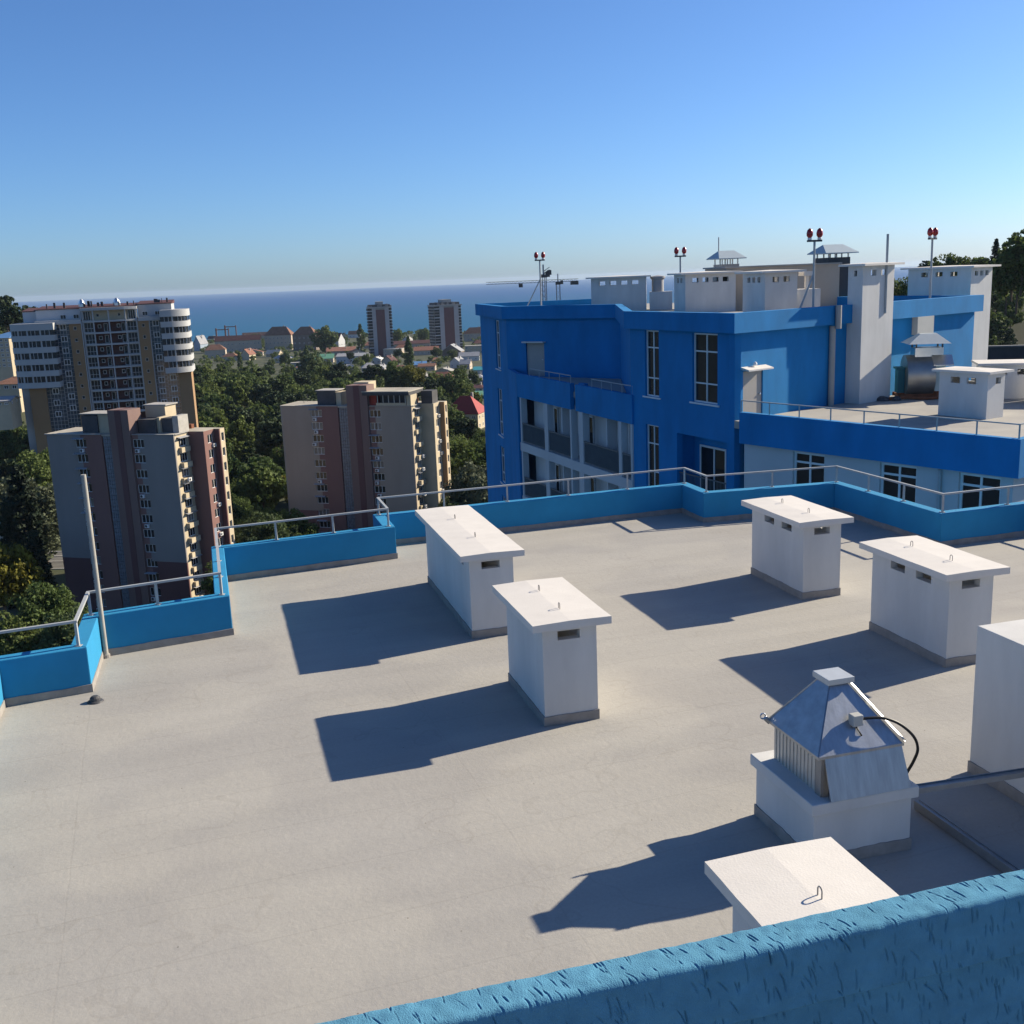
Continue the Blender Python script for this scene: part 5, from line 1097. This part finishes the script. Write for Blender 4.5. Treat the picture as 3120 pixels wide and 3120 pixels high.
H_ = [
 ('long tan block with a dark maroon roof and rows of small windows', 658, 795, 1072, 34, BEIGE, MAROON, 'gable', rad(6), 15, 12, 2, 12),
 ('long low brown roofed block behind the maroon roofed one', 738, 815, 1030, 12, BEIGE, BROWNR, 'gable', 0, 10, 10, 1, 8),
 ('big brown tiled villa with several gables near the sea', 806, 892, 1066, 44, BEIGE, BROWNR, 'hip', rad(-8), 26, 16, 3, 7),
 ('dark brown tiled villa right of the many gabled one', 892, 966, 1068, 48, M('brown_wall', (0.20, 0.15, 0.12), 0.9, 0.15, 0.3), BROWNR, 'hip', rad(-10), 24, 16, 3, 5),
 ('orange red gabled house above the forest edge, left one', 690, 728, 1072, 14, M('teal_wall', (0.14, 0.18, 0.19), 0.9), TERRA, 'gabley', rad(-12), 16, 16, 1, 2),
 ('orange red gabled house above the forest edge, right one', 733, 762, 1098, 16, CREAM, TERRA, 'gabley', rad(-14), 18, 14, 1, 2),
 ('grey brown house half hidden by bushes beside the white tower', 626, 688, 1092, 26, BEIGE, BROWNR, 'hip', rad(8), 16, 12, 1, 4),
 ('blue grey pointed roof house just right of the white tower', 590, 614, 1070, 20, M('pale_blue_wall', (0.30, 0.36, 0.42), 0.9), SLATE, 'gabley', rad(-20), 26, 16, 1, 1),
 ('dark gabled hall with a bright white end wall', 985, 1037, 1060, 22, WALLW, MAROON, 'gable', rad(-25), 22, 14, 1, 4),
 ('small cream box house under the brown villas', 915, 948, 1096, 14, CREAM, CREAM, 'flat', 0, 4, 9, 1, 3),
 ('small grey flat hut by the forest edge', 886, 920, 1122, 16, SLATE, CONC, 'flat', rad(5), 4, 8, 1, 2),
 ('long green roofed row house', 940, 1016, 1106, 12, BEIGE, GREENR, 'shed', rad(4), 12, 12, 1, 10),
 ('long terracotta roofed building behind the green roof', 992, 1080, 1082, 12, BEIGE, TERRA, 'shed', 0, 10, 14, 1, 8),
 ('white sided low hall with a grey roof in the town centre', 1024, 1118, 1108, 22, WALLW, SLATE, 'gable', rad(-6), 8, 16, 1, 9),
 ('dark roofed cottage left of the white gable', 1096, 1128, 1112, 9, BEIGE, MAROON, 'gable', rad(10), 16, 10, 1, 2),
 ('white gabled cottage between two dark roofs', 1130, 1162, 1110, 14, WHITE, WHITE, 'gabley', rad(-12), 8, 9, 1, 2),
 ('dark plum roofed cottage right of the white gable', 1160, 1198, 1112, 10, BEIGE, MAROON, 'gabley', rad(-20), 18, 10, 1, 2),
 ('blue grey roofed house in the middle of the gardens, left', 1104, 1150, 1136, 16, SLATE, SLATE, 'hip', rad(10), 14, 11, 1, 3),
 ('pale gabled house with a grey roof beside the blue grey one', 1142, 1172, 1136, 14, WHITE, SLATE, 'gabley', rad(-15), 10, 9, 1, 2),
 ('small house with a bright red roof among the gardens', 1126, 1164, 1144, 8, CREAM, TILE_R, 'shed', rad(4), 9, 8, 1, 2),
 ('pale corrugated shed roofs in front of the gardens', 1064, 1098, 1166, 12, GREYP, SLATE, 'shed', rad(3), 14, 9, 1, 2),
 ('pale corrugated shed right next to its twin', 1099, 1130, 1164, 12, GREYP, SLATE, 'shed', rad(-6), 16, 9, 1, 2),
 ('low dark red roofed hall between the two seaside towers', 1190, 1312, 1062, 14, BEIGE, MAROON, 'gable', rad(2), 9, 16, 1, 10),
 ('long terracotta roofed hall under the right seaside tower', 1262, 1338, 1082, 14, BEIGE, TERRA, 'gable', rad(4), 11, 14, 1, 6),
 ('beige garage block at the foot of the left seaside tower', 1168, 1226, 1086, 22, BEIGE, CONC, 'flat', rad(-6), 4, 12, 2, 4),
 ('grey gabled house at the foot of the right seaside tower', 1344, 1406, 1096, 24, M('brown_wall', (0.2, .15, .12)), SLATE, 'gabley', rad(-10), 22, 14, 1, 4),
 ('mansard roofed beige block beside the blue building', 1412, 1482, 1040, 24, BEIGE, BROWNR, 'hip', rad(-4), 18, 14, 2, 7),
 ('cream low building under the mansard roofed block', 1416, 1480, 1076, 22, CREAM, CONC, 'flat', rad(-4), 4, 10, 2, 5),
 ('white gabled house with a grey roof right of the gardens', 1370, 1402, 1122, 18, WHITE, SLATE, 'gabley', rad(-20), 14, 12, 1, 2),
 ('grey roofed house adjoining the white gabled one', 1400, 1432, 1126, 16, BEIGE, SLATE, 'gable', rad(-10), 14, 10, 1, 2),
 ('small blue roofed house among dark trees', 1256, 1300, 1122, 10, BEIGE, BLUER, 'shed', rad(4), 8, 9, 1, 3),
 ('large terracotta roofed house above the right tower block', 1302, 1398, 1186, 26, M('brick_wall', (0.26, 0.13, 0.10), 0.9, 0.15, 1.5), TERRA, 'hip', rad(4), 26, 12, 1, 5),
 ('lower brick annex with a terracotta lean-to roof', 1380, 1420, 1212, 16, M('brick_wall', (.26, .13, .1)), TERRA, 'shed', rad(8), 14, 10, 1, 2),
 ('dark grey roofed house left of the blue building', 1420, 1480, 1176, 18, SLATE, SLATE, 'hip', rad(-6), 16, 12, 1, 3),
 ('pale green roofed shed left of the blue building', 1432, 1482, 1216, 10, GREENR, GREENR, 'shed', rad(-4), 8, 10, 0, 2),
 ('turquoise roofed house next to the blue building', 1440, 1484, 1142, 14, WHITE, M('turquoise_roof', (0.06, 0.32, 0.36), 0.6), 'gable', rad(-14), 9, 10, 1, 2),
]
_rf = {'dark red roofed': MAROON, 'terracotta roofed': TERRA, 'grey roofed': SLATE, 'brown roofed': BROWNR, 'pale roofed': CONC}; _wl = {'white': WHITE, 'cream': CREAM, 'beige': BEIGE}
_at = [(640, 1012, 'by the railway gantries'), (700, 1100, 'just above the wood edge'), (770, 1085, 'below the long tan block'), (830, 1088, 'under the many gabled villa'), (860, 1106, 'above the pines'), (905, 1140, 'at the wood edge'), (955, 1128, 'below the green roof'), (1005, 1130, 'right of the wood'),
 (1050, 1040, 'near the white end hall'), (1078, 1030, 'on the shore'), (1060, 1128, 'under the white hall'), (1090, 1090, 'beside the white hall'), (1205, 1136, 'in the gardens'), (1230, 1072, 'near the garages'), (1238, 1044, 'by the shore trees'), (1300, 1130, 'right of the small blue roof'),
 (1330, 1112, 'before the grey gable'), (1350, 1140, 'above the terracotta roof'), (1430, 1100, 'near the cream low building'), (1460, 1058, 'by the mansard block'), (1282, 1160, 'left of the terracotta roof'), (1215, 1165, 'behind the yellowing tree'), (1015, 1160, 'at the foot of the gardens'), (970, 1046, 'right of the dark villa'), (1120, 1062, 'under the left seaside tower'), (1445, 1196, 'next to the blue building'), (675, 1050, 'by the white tower')]
for k, (px, py, wh) in enumerate(_at):
    rn = list(_rf)[(k * 3 + k // 5) % 5]; wn2 = list(_wl)[(k + k // 3) % 3]; w_ = 17 + (k * 7) % 16 if py > 1070 else 12 + (k * 5) % 10
    H_.append(('small %s %s house %s' % (wn2, rn, wh), px - w_, px + w_, py, 8 + (k * 5) % 7, _wl[wn2], _rf[rn], ('gable', 'hip', 'gabley')[k % 3], rad(-18 + (k * 13) % 36), 8 + (k * 3) % 5, 10, 1, 3))
for a in H_: house(*a)
house('cream house with a bright red hipped roof behind the right tower block', 1352, 1462, 1312, 52, CREAM, TILE_R, 'hip', rad(-16), 52, 13, 2, 4)
house('yellow apartment block with a blue roof at the far left edge', -30, 44, 1122, 92, CREAM, BLUER, 'hip', rad(-14), 16, 14, 6, 4, 330, cat='apartment block', group=None, name='apartment_block')
house('tan roofed villa at the left edge below the yellow block', -20, 62, 1192, 22, CREAM, BROWNR, 'hip', rad(-8), 18, 12, 1, 3, 300, group='houses left of the white tower')
house('pale roofed cottage at the left edge by the trees', -10, 30, 1238, 14, CREAM, SLATE, 'gable', rad(10), 10, 9, 1, 2, 270, group='houses left of the white tower')
pool = thing('blue_canopy', 'pale blue round canopy at the left edge beside the white tower', 'canopy', (*D(-8, 1316, 215)[:2], -42), 0)
m = MB(); m.lathe([(4.5, 3.0), (3.4, 4.1), (1.6, 4.8), (0.2, 5.0)], 20); build(m, 'roof', M('pale_blue_canopy', (0.20, 0.36, 0.46), 0.6), pool, smooth=True); m = MB(); m.lathe([(4.2, -8), (4.2, 2.99)], 20); build(m, 'wall', GREYP, pool)
# hillside terrace building and wall at the far right
rt = thing('retaining_wall', 'long dark terraced retaining wall on the right hillside', 'wall', (*D(3060, 1020, 150)[:2], -20), rad(-12))
for k in range(3):
    m = MB(); m.box(-8, 4 * k, -30, 40, 4 * k + 1.0, 9.0 + 2.0 * k); build(m, 'wall', M('dark_stone', (0.055, 0.055, 0.055), 0.95, 0.2, 0.6), rt); m = MB(); m.box(-8.1, 4 * k - .2, 9.001 + 2 * k, 40.1, 4 * k + 1.1, 9.2 + 2 * k); build(m, 'coping', M('dark_coping', (0.14, 0.14, 0.14), 0.9), rt)
house('grey block house behind the shafts on the right hill', 2718, 2770, 935, 40, SLATE, CONC, 'flat', rad(-5), 4, 8, 1, 2, 200, group=None, name='hill_house')

# ------------------------------------------------------------------ cranes, gantries
def crane(label, px, ptop, d, jib_l, jib_r, yaw, ang=0.0):
    top = D(px, ptop, d); zb = gz(top[0], top[1]); H = top[2] - zb
    t = thing('tower_crane', label, 'crane', (top[0], top[1], zb), yaw, 'tower cranes in front of the sea')
    m = MB(); w = 0.9
    for sx in (-w, w):
        for sy in (-w, w): m.box(sx - .14, sy - .14, 0, sx + .14, sy + .14, H)
    n_ = int(H / 2.2)
    for i in range(n_):
        z = i * 2.2
        for (a, b) in (((-w, -w), (w, -w)), ((w, -w), (w, w)), ((w, w), (-w, w)), ((-w, w), (-w, -w))):
            m.bar((*a, z), (*b, z + 2.2), 0.1, 0.1)
    build(m, 'mast', SLATE, t)
    m = MB(); m.box(-1.2, -1.2, H, 1.2, 1.2, H + 1.4); m.box(1.25, -1.1, H + 0.2, 2.6, 0.6, H + 2.2); build(m, 'cab', DARKR, t)
    def jib(L, s):
        m = MB(); ca, sa = math.cos(ang), math.sin(ang)
        f = lambda x, y, z: (s * (x * ca), y, H + 1.5 + x * sa * (1 if s > 0 else -0.0) + z)
        for y, z in ((-.6, 0), (.6, 0), (0, 1.1)): m.bar(f(0, y, z), f(L, y, z), 0.22, 0.22)
        for i in range(int(L / 2)):
            m.bar(f(2 * i, -.6, 0), f(2 * i + 1, 0, 1.1), 0.09, 0.09); m.bar(f(2 * i + 1, 0, 1.1), f(2 * i + 2, .6, 0), 0.09, 0.09); m.bar(f(2 * i, -.6, 0), f(2 * i, .6, 0), 0.09, 0.09)
        return m
    if jib_l: build(jib(jib_l, -1), 'jib', DARKR, t); m = MB(); m.box(-jib_l * .52 - 1, -.8, H - .6, -jib_l * .52 + 1, .8, H + 1.3); build(m, 'trolley', DARKR, t)
    if jib_r:
        build(jib(jib_r, 1), 'counter_jib', DARKR, t); sa = math.sin(ang); m = MB(); m.box(jib_r * .62, -1.0, H + jib_r * .8 * sa - 0.3, jib_r, 1.0, H + jib_r * .8 * sa + 1.7); build(m, 'counterweight', DARKR, t)
    m = MB(); m.bar((0, 0, H + 1.4), (0, 0, H + 5.5), 0.5, 0.5); build(m, 'apex', SLATE, t)
crane('tower crane with a long jib reaching left over the sea', 1460 + 1055 * .2277, 740 + 560 * .2277, 560, 37, 10.5, rad(3))
crane('slim tower crane with a short raised dark jib next to the lamp pole', 1460 + 860 * .2277, 740 + 465 * .2277, 470, 0, 3.4, rad(20), rad(30))
for i, (px, py, hh, w, lab) in enumerate(((688, 1026, 31, 33, 'tall railway gantry frame by the sea, the right and tallest one'), (660, 1026, 22, 38, 'lower railway gantry frame by the sea, left of the tallest one'))):
    d = 1500; p = D(px, py, d); s = d / 3322; g = thing('railway_gantry', lab, 'gantry', (p[0] + w * s / 2, p[1], p[2] - 3), 0, 'railway gantries by the shore')
    m = MB(); hz = hh * s + 3; m.box(-w * s / 2 - .9, -.6, 0, -w * s / 2 + .9, .6, hz + 1.5); build(m, 'mast', RUST, g); m = MB(); m.box(w * s / 2 - .6, -.5, 0, w * s / 2 + .6, .5, hz + 1); build(m, 'mast', RUST, g); m = MB(); m.box(-w * s / 2 + .91, -.4, hz - 1.2, w * s / 2 - .61, .4, hz); build(m, 'beam', RUST, g)

# ------------------------------------------------------------------ trees
def quads(c, n, sz, r):
    """leaf quads scattered round centres c (k,3), n each, clump radius r"""
    k = len(c); tot = k * n
    dirs = nrng.normal(size=(tot, 3)); dirs /= np.linalg.norm(dirs, axis=1)[:, None]
    rr = nrng.uniform(0.35, 1.0, tot) ** 0.6
    cc = np.repeat(c, n, 0); pr = np.repeat(r, n) if np.ndim(r) else np.full(tot, r)
    p = cc + dirs * (rr * pr)[:, None] * np.array([1, 1, 0.8])
    nv = dirs + nrng.normal(size=(tot, 3)) * 0.7; nv /= np.linalg.norm(nv, axis=1)[:, None]
    a = np.cross(nv, nrng.normal(size=(tot, 3))); a /= np.linalg.norm(a, axis=1)[:, None]; b = np.cross(nv, a)
    s = (sz * nrng.uniform(0.6, 1.35, tot))[:, None]
    v = np.stack([p - a * s - b * s * .55, p + a * s - b * s * .75, p + a * s * .8 + b * s * .6, p - a * s * .7 + b * s * .75], 1)
    return v.reshape(-1, 3)
def mesh_q(v, name, mat):
    n = len(v) // 4; me = bpy.data.meshes.new(name); me.vertices.add(len(v)); me.vertices.foreach_set('co', v.astype(np.float32).reshape(-1))
    me.loops.add(len(v)); me.loops.foreach_set('vertex_index', np.arange(len(v))); me.polygons.add(n)
    me.polygons.foreach_set('loop_start', np.arange(0, 4 * n, 4)); me.polygons.foreach_set('loop_total', np.full(n, 4)); me.update(calc_edges=True); me.materials.append(mat); return me
def trunk_mesh(H, r, limbs, spread):
    m = MB(); m.tube([(0, 0, -2.0), (0.1, 0.05, H * .3), (-0.1, .1, H * .6)], r, 7, r * .6)
    for _ in range(limbs):
        a = rng.uniform(0, 6.28); z = rng.uniform(.28, .55) * H; m.tube([(0, 0, z), (math.cos(a) * spread * .4, math.sin(a) * spread * .4, z + H * .14), (math.cos(a) * spread * .75, math.sin(a) * spread * .75, z + H * .22)], r * .4, 5, r * .12)
    me = mesh_of(m, 'trunk'); me.materials.append(BARK); return me
def broad(H, R, k, n, sz, mat, base=.30, lumps=6):
    # a few big lobes, each made of leaf clumps, so the outline is uneven and gaps stay open
    cs = []; rs = []
    lob = [(rng.uniform(-.45, .45) * R, rng.uniform(-.45, .45) * R, H * rng.uniform(base + .22, .80), R * rng.uniform(.42, .68)) for _ in range(lumps)] + [(0, 0, H * .72, R * .62)]
    for _ in range(k):
        x, y, z, r = rng.choice(lob); v = Vector((rng.gauss(0, 1), rng.gauss(0, 1), rng.gauss(0.15, 1))).normalized() * r * rng.uniform(.62, 1.05)
        cs.append((x + v.x, y + v.y, max(H * base * .9, z + v.z * .95))); rs.append(R * rng.uniform(.13, .24))
    return mesh_q(quads(np.array(cs), n, sz, np.array(rs)), 'crown', mat)
def conic(H, R, k, n, sz, mat, pw=1.0, tiers=0, base=.06):
    cs = []; rs = []
    for _ in range(k):
        f = rng.uniform(0, 1) ** 0.8
        if tiers: f = (math.floor(f * tiers) + rng.uniform(0, .35)) / tiers
        rad_ = R * (1 - f) ** pw * rng.uniform(.55, 1.0); a = rng.uniform(0, 6.28)
        cs.append((rad_ * math.cos(a), rad_ * math.sin(a), H * (base + (1 - base) * f * .97))); rs.append(max(.25, R * .16 * (1.2 - f)))
    return mesh_q(quads(np.array(cs), n, sz, np.array(rs)), 'crown', mat)
def column(H, R, k, n, sz, mat):
    cs = []; rs = []
    for _ in range(k):
        f = rng.uniform(.02, 1); rad_ = R * (math.sin(math.pi * min(1, f * .85 + .18)) ** .6) * rng.uniform(.4, 1); a = rng.uniform(0, 6.28)
        cs.append((rad_ * math.cos(a), rad_ * math.sin(a), H * f)); rs.append(R * .32)
    return mesh_q(quads(np.array(cs), n, sz, np.array(rs)), 'crown', mat)
CYP = leaf_mat('cypress_needles', [(0.014, 0.024, 0.012), (0.020, 0.032, 0.014)], 0.08)
PROTO = {
 'broad': [(broad(13, 5.6, 130, 34, .34, LEAF, .16), trunk_mesh(13, .28, 4, 4)) for _ in range(4)],
 'near': [(broad(14, 6.2, 310, 60, .20, LEAF, .2), trunk_mesh(14, .32, 5, 5)) for _ in range(3)],
 'grey': [(broad(15, 5.5, 280, 48, .20, LEAFG, .12), trunk_mesh(15, .3, 5, 4)) for _ in range(2)],
 'yellow': [(broad(12, 5.4, 220, 48, .22, LEAFY), trunk_mesh(12, .26, 4, 4))],
 'cedar': [(conic(18, 5.5, 260, 30, .26, LEAFD, .85, 9), trunk_mesh(18, .3, 0, 1)) for _ in range(2)],
 'pine': [(broad(16, 4.6, 90, 34, .34, LEAFD, .45, 4), trunk_mesh(16, .28, 4, 3)) for _ in range(2)],
 'cypress': [(column(17, 2.1, 190, 44, .20, CYP), trunk_mesh(17, .2, 0, 1))],
 'poplar': [(column(18, 2.4, 130, 40, .28, LEAF), trunk_mesh(18, .25, 0, 1))],
}
HT = {k: sum(max(v.co.z for v in c.vertices) for c, _ in ps) / len(ps) - 0.4 for k, ps in PROTO.items()}
TL = {'broad': ('broadleaf_tree', 'round green broadleaf tree in the dense wood below', 'broadleaf trees of the wood'), 'near': ('broadleaf_tree', 'large leafy broadleaf tree close below the roof', 'large broadleaf trees below the roof'),
      'grey': ('olive_tree', 'tall grey green leafy tree close below the roof', 'grey green trees'), 'yellow': ('yellowing_tree', 'broad tree with yellowing leaves', 'yellowing trees'),
      'cedar': ('cedar_tree', 'dark tiered cedar below the roof', 'cedars'), 'pine': ('pine_tree', 'dark pine tree with an open crown', 'dark pines'),
      'cypress': ('cypress_tree', 'narrow dark cypress tree below the roof', 'narrow cypresses'), 'poplar': ('poplar_tree', 'tall narrow green poplar', 'poplars')}
def tree(kind, x, y, sc, label=None, group=None, z=None, shared=False):
    c, tr = rng.choice(PROTO[kind]); nm, lb, gp = TL[kind]
    t = thing(nm, label or lb, 'tree', (x, y, (gz(x, y) if z is None else z) - 0.2), rng.uniform(0, 6.28), group or (label + ' (several)' if label and shared else None if label else gp)); t.scale = (sc * rng.uniform(.92, 1.08), sc * rng.uniform(.92, 1.08), sc * rng.uniform(.9, 1.12))
    inst('trunk', tr, t); inst('crown', c, t); return t
def tree_px(kind, px, ptop, d, label=None, H=None):
    """a tree whose top shows at (px, ptop); stands at distance d, or where a tree of height H reaches that sight line"""
    h0 = HT[kind]
    if d is None:
        d = 80.0
        while d < 600:
            p = D(px, ptop, d)
            if p[2] - gz(p[0], p[1]) < H: break
            d += 1.0
        placed.append((p[0], p[1], 6)); return tree(kind, p[0], p[1], H / h0, label)
    p = D(px, ptop, d); placed.append((p[0], p[1], 6))
    if H: return tree(kind, p[0], p[1], H / h0, label, None, p[2] - H, True)
    return tree(kind, p[0], p[1], max(.4, (p[2] - gz(p[0], p[1])) / h0), label)
placed = []
def free(x, y, r):
    if any((x - a) ** 2 + (y - b) ** 2 < (q + r * .5) ** 2 for a, b, q in FOOT): return False
    return not any((x - a) ** 2 + (y - b) ** 2 < ((r + q) * .5) ** 2 for a, b, q in placed)
def scatter(n, d0, d1, pa, pb, r, kinds, sc=(.8, 1.25), lab=None, grp=None, ymax=None, tries=40):
    k = 0
    for _ in range(n * tries):
        if k >= n: break
        d = math.sqrt(rng.uniform(d0 * d0, d1 * d1)); px = rng.uniform(pa, pb); x = (px - 1588) / 3322 * d
        if not free(x, d, r): continue
        placed.append((x, d, r)); kd = rng.choices([q[0] for q in kinds], [q[1] for q in kinds])[0]
        where = ('right beside the white tower', 'left of the middle of the wood', 'in the middle of the wood', 'behind the beige tower block')[min(3, max(0, int((px - 560) / 155)))]; row = 'front' if d < 360 else 'middle' if d < 500 else 'back'
        what = {'broad': 'round green tree', 'near': 'round green tree', 'pine': 'dark pine', 'cedar': 'dark cedar', 'yellow': 'yellowing tree', 'poplar': 'tall poplar', 'cypress': 'narrow cypress'}[kd]
        tree(kd, x, d, rng.uniform(*sc), (lab.replace('tree', what, 1) if kd not in ('broad', 'near') else lab) if lab else '%s in the %s rows, %s' % (what, row, where), grp or 'trees of the dense wood'); k += 1
    return k
# special trees first
near_sp = [('near', 60, 1320, None, 21, 'big sunlit green tree crown at the left edge under the white tower'), ('near', -10, 1340, None, 20, 'big green tree cut by the left picture edge under the blue canopy'), ('near', 118, 1385, None, 20, 'leafy tree squeezed between the cypress and the left tower block'),
 ('grey', 108, 1450, None, 20, 'tall grey green tree touching the left tower block'), ('grey', -5, 1470, None, 19, 'grey green tree cut by the left picture edge'), ('near', 120, 1790, None, 14, 'round green tree just above the railing at the left'), ('near', 205, 1860, None, 13, 'round green tree right behind the parapet beside the pole'),
 ('near', 40, 1850, None, 13, 'dark green tree behind the leftmost railing'), ('yellow', -12, 1690, None, 15, None), ('cypress', 52, 1430, None, 24, 'tallest dark cypress in front of the grey green trees'), ('cypress', 96, 1590, None, 19, 'dark cypress right of the tallest one'), ('cypress', 20, 1560, None, 18, 'dark cypress left of the tallest one'),
 ('cedar', 702, 1700, None, 17, 'dark tiered cedar right of the left tower block'), ('near', 800, 1560, None, 14, 'round tree low between the two tower blocks'), ('near', 720, 1470, 262, None, 'leafy tree beside the right side of the left tower block'), ('near', 800, 1430, 275, None, 'leafy tree left of the beige tower block'),
 ('broad', 725, 1345, 330, None, 'neat round tree between the two tower blocks'), ('near', 1400, 1300, 262, None, 'dark tree right of the beige tower block'), ('near', 1465, 1350, 235, None, 'dark tree touching the blue building'), ('grey', 1440, 1420, None, 18, 'grey green tree close to the blue building'), ('grey', 1492, 1455, None, 17, 'grey green tree partly behind the blue building'), ('near', 1375, 1395, 235, None, 'dark tree low beside the beige tower block')]
for kd, px, pt, d, h, lb in near_sp: tree_px(kd, px, pt, d, lb, h)
sp = [('broad', 1200, 1092, 560, 'large green tree standing out in front of the left seaside tower gardens'), ('yellow', 1258, 1108, 555, 'tree with yellow green leaves beside the large green one in the gardens'),
      ('poplar', 1243, 1032, 800, 'tall dark conical tree between the two seaside towers'), ('poplar', 1096, 984, 1120, 'tall poplar close left of the left seaside tower'), ('broad', 940, 1066, 700, 'dark rounded tree in front of the brown villas'),
      ('broad', 986, 996, 1050, 'round tree right of the brown villas'), ('broad', 1210, 1000, 1250, 'bushy tree by the shore, left of the right seaside tower'), ('broad', 1290, 994, 1250, 'bushy tree by the shore touching the right seaside tower'), ('broad', 770, 1010, 1300, 'small tree behind the long brown roof')]
for kd, px, pt, d, lb in sp: tree_px(kd, px, pt, d, lb)
scatter(160, 245, 620, 560, 1180, 9.2, [('broad', 8), ('pine', 2), ('cedar', .8), ('yellow', .08)], (.95, 1.4))
scatter(50, 290, 640, 1180, 1500, 8.5, [('broad', 8), ('pine', 1.5)], (.7, 1.1), 'green garden tree between the houses above the right tower block', 'garden trees by the right tower block')
scatter(30, 620, 1000, 590, 1480, 12, [('broad', 7), ('pine', 1.5), ('poplar', .6)], (.65, 1.0), 'larger tree among the town houses', 'town trees')
def greenery():                                   # the rest of the town's trees, too small to tell apart
    vs = []; k = 0
    for _ in range(9000):
        if k >= 330: break
        d = math.sqrt(rng.uniform(620 ** 2, 1700 ** 2)); px = rng.uniform(585, 1500); x = (px - 1532) / 3322 * d; r = rng.uniform(2.2, 4.6)
        if not free(x, d, r * 1.2): continue
        placed.append((x, d, r * 1.2)); k += 1; z = gz(x, d); h = r * rng.uniform(1.1, 1.9); n_ = 12
        c = np.array([(x + rng.gauss(0, .42) * r, d + rng.gauss(0, .42) * r, z + h * rng.uniform(.25, 1.0)) for _ in range(n_)]); vs.append(quads(c, 22, .55, np.full(n_, r * .45)))
    me = mesh_q(np.concatenate(vs), 'town_greenery', LEAF); o = inst('town_greenery', me); tag(o, 'small far trees and bushes filling the town gardens down to the sea', 'trees', kind='stuff')
greenery()
scatter(18, 190, 330, -20, 140, 8.5, [('near', 4), ('pine', 3), ('cypress', 1)], (.8, 1.15), 'dark tree at the left edge below the white tower', 'trees at the left edge')
scatter(20, 170, 245, 640, 900, 8, [('near', 4), ('cedar', 1)], (.7, 1.0), 'leafy tree low in the gap between the two Soviet tower blocks', 'trees between the tower blocks')
scatter(14, 200, 330, 1330, 1500, 8, [('near', 3), ('pine', 1)], (.7, 1.0), 'leafy tree right of the beige tower block', 'trees right of the beige tower block')
# left and right hills
for px, pt, d, k in ((8, 900, 430, 'pine'), (46, 912, 440, 'cedar'), (24, 940, 400, 'pine'), (95, 925, 470, 'pine'), (78, 950, 480, 'pine')): 
    tree_px(k, px, pt, d, 'pine tree high on the left hill against the sea', H=16)
scatter(20, 360, 560, -20, 70, 9, [('broad', 5), ('pine', 4)], (.8, 1.1), 'tree on the left hill behind the white tower', 'trees on the left hill')
for px, pt, d, k in ((3122, 692, 235, 'broad'), (3092, 722, 240, 'broad'), (3108, 745, 238, 'broad'), (3075, 770, 245, 'broad'), (3062, 740, 300, 'cypress'), (3036, 738, 300, 'cypress'), (3000, 770, 310, 'broad'), (2960, 778, 315, 'broad'), (2925, 786, 320, 'broad'), (2890, 786, 320, 'broad'), (2846, 792, 330, 'pine'), (2735, 822, 170, 'near'), (2800, 826, 165, 'near'), (2770, 850, 180, 'near')):
    tree_px(k, px, pt, d, {'cypress': 'narrow cypress on the right hill skyline'}.get(k, 'tree on the skyline of the right hill' if d > 200 else 'tree between the tall shafts of the blue building'), H=rng.uniform(11, 15))
scatter(14, 200, 330, 2690, 2850, 6.0, [('broad', 7)], (.6, .9), 'low tree behind the blue building', 'low trees behind the blue building')
scatter(95, 230, 460, 2850, 3150, 6.0, [('broad', 7), ('cedar', 1.2)], (.65, .95), 'dark green tree on the slope at the right edge', 'trees on the right hillside')

# ------------------------------------------------------------------ air over the sea and the town
hz = MB(); hz.box(-25500, -2600, -125, 25500, 24600, 30)
hm = bpy.data.materials.new('haze_air'); hm.use_nodes = True; hn = hm.node_tree.nodes; hl = hm.node_tree.links
hn.remove(hn['Principled BSDF']); pv = hn.new('ShaderNodeVolumePrincipled'); pv.inputs['Color'].default_value = (0.62, 0.76, 0.95, 1); pv.inputs['Density'].default_value = 0.000033; pv.inputs['Anisotropy'].default_value = 0.2
hl.new(pv.outputs['Volume'], hn['Material Output'].inputs['Volume'])
ho = build(hz, 'haze', hm); ho['kind'] = 'stuff'
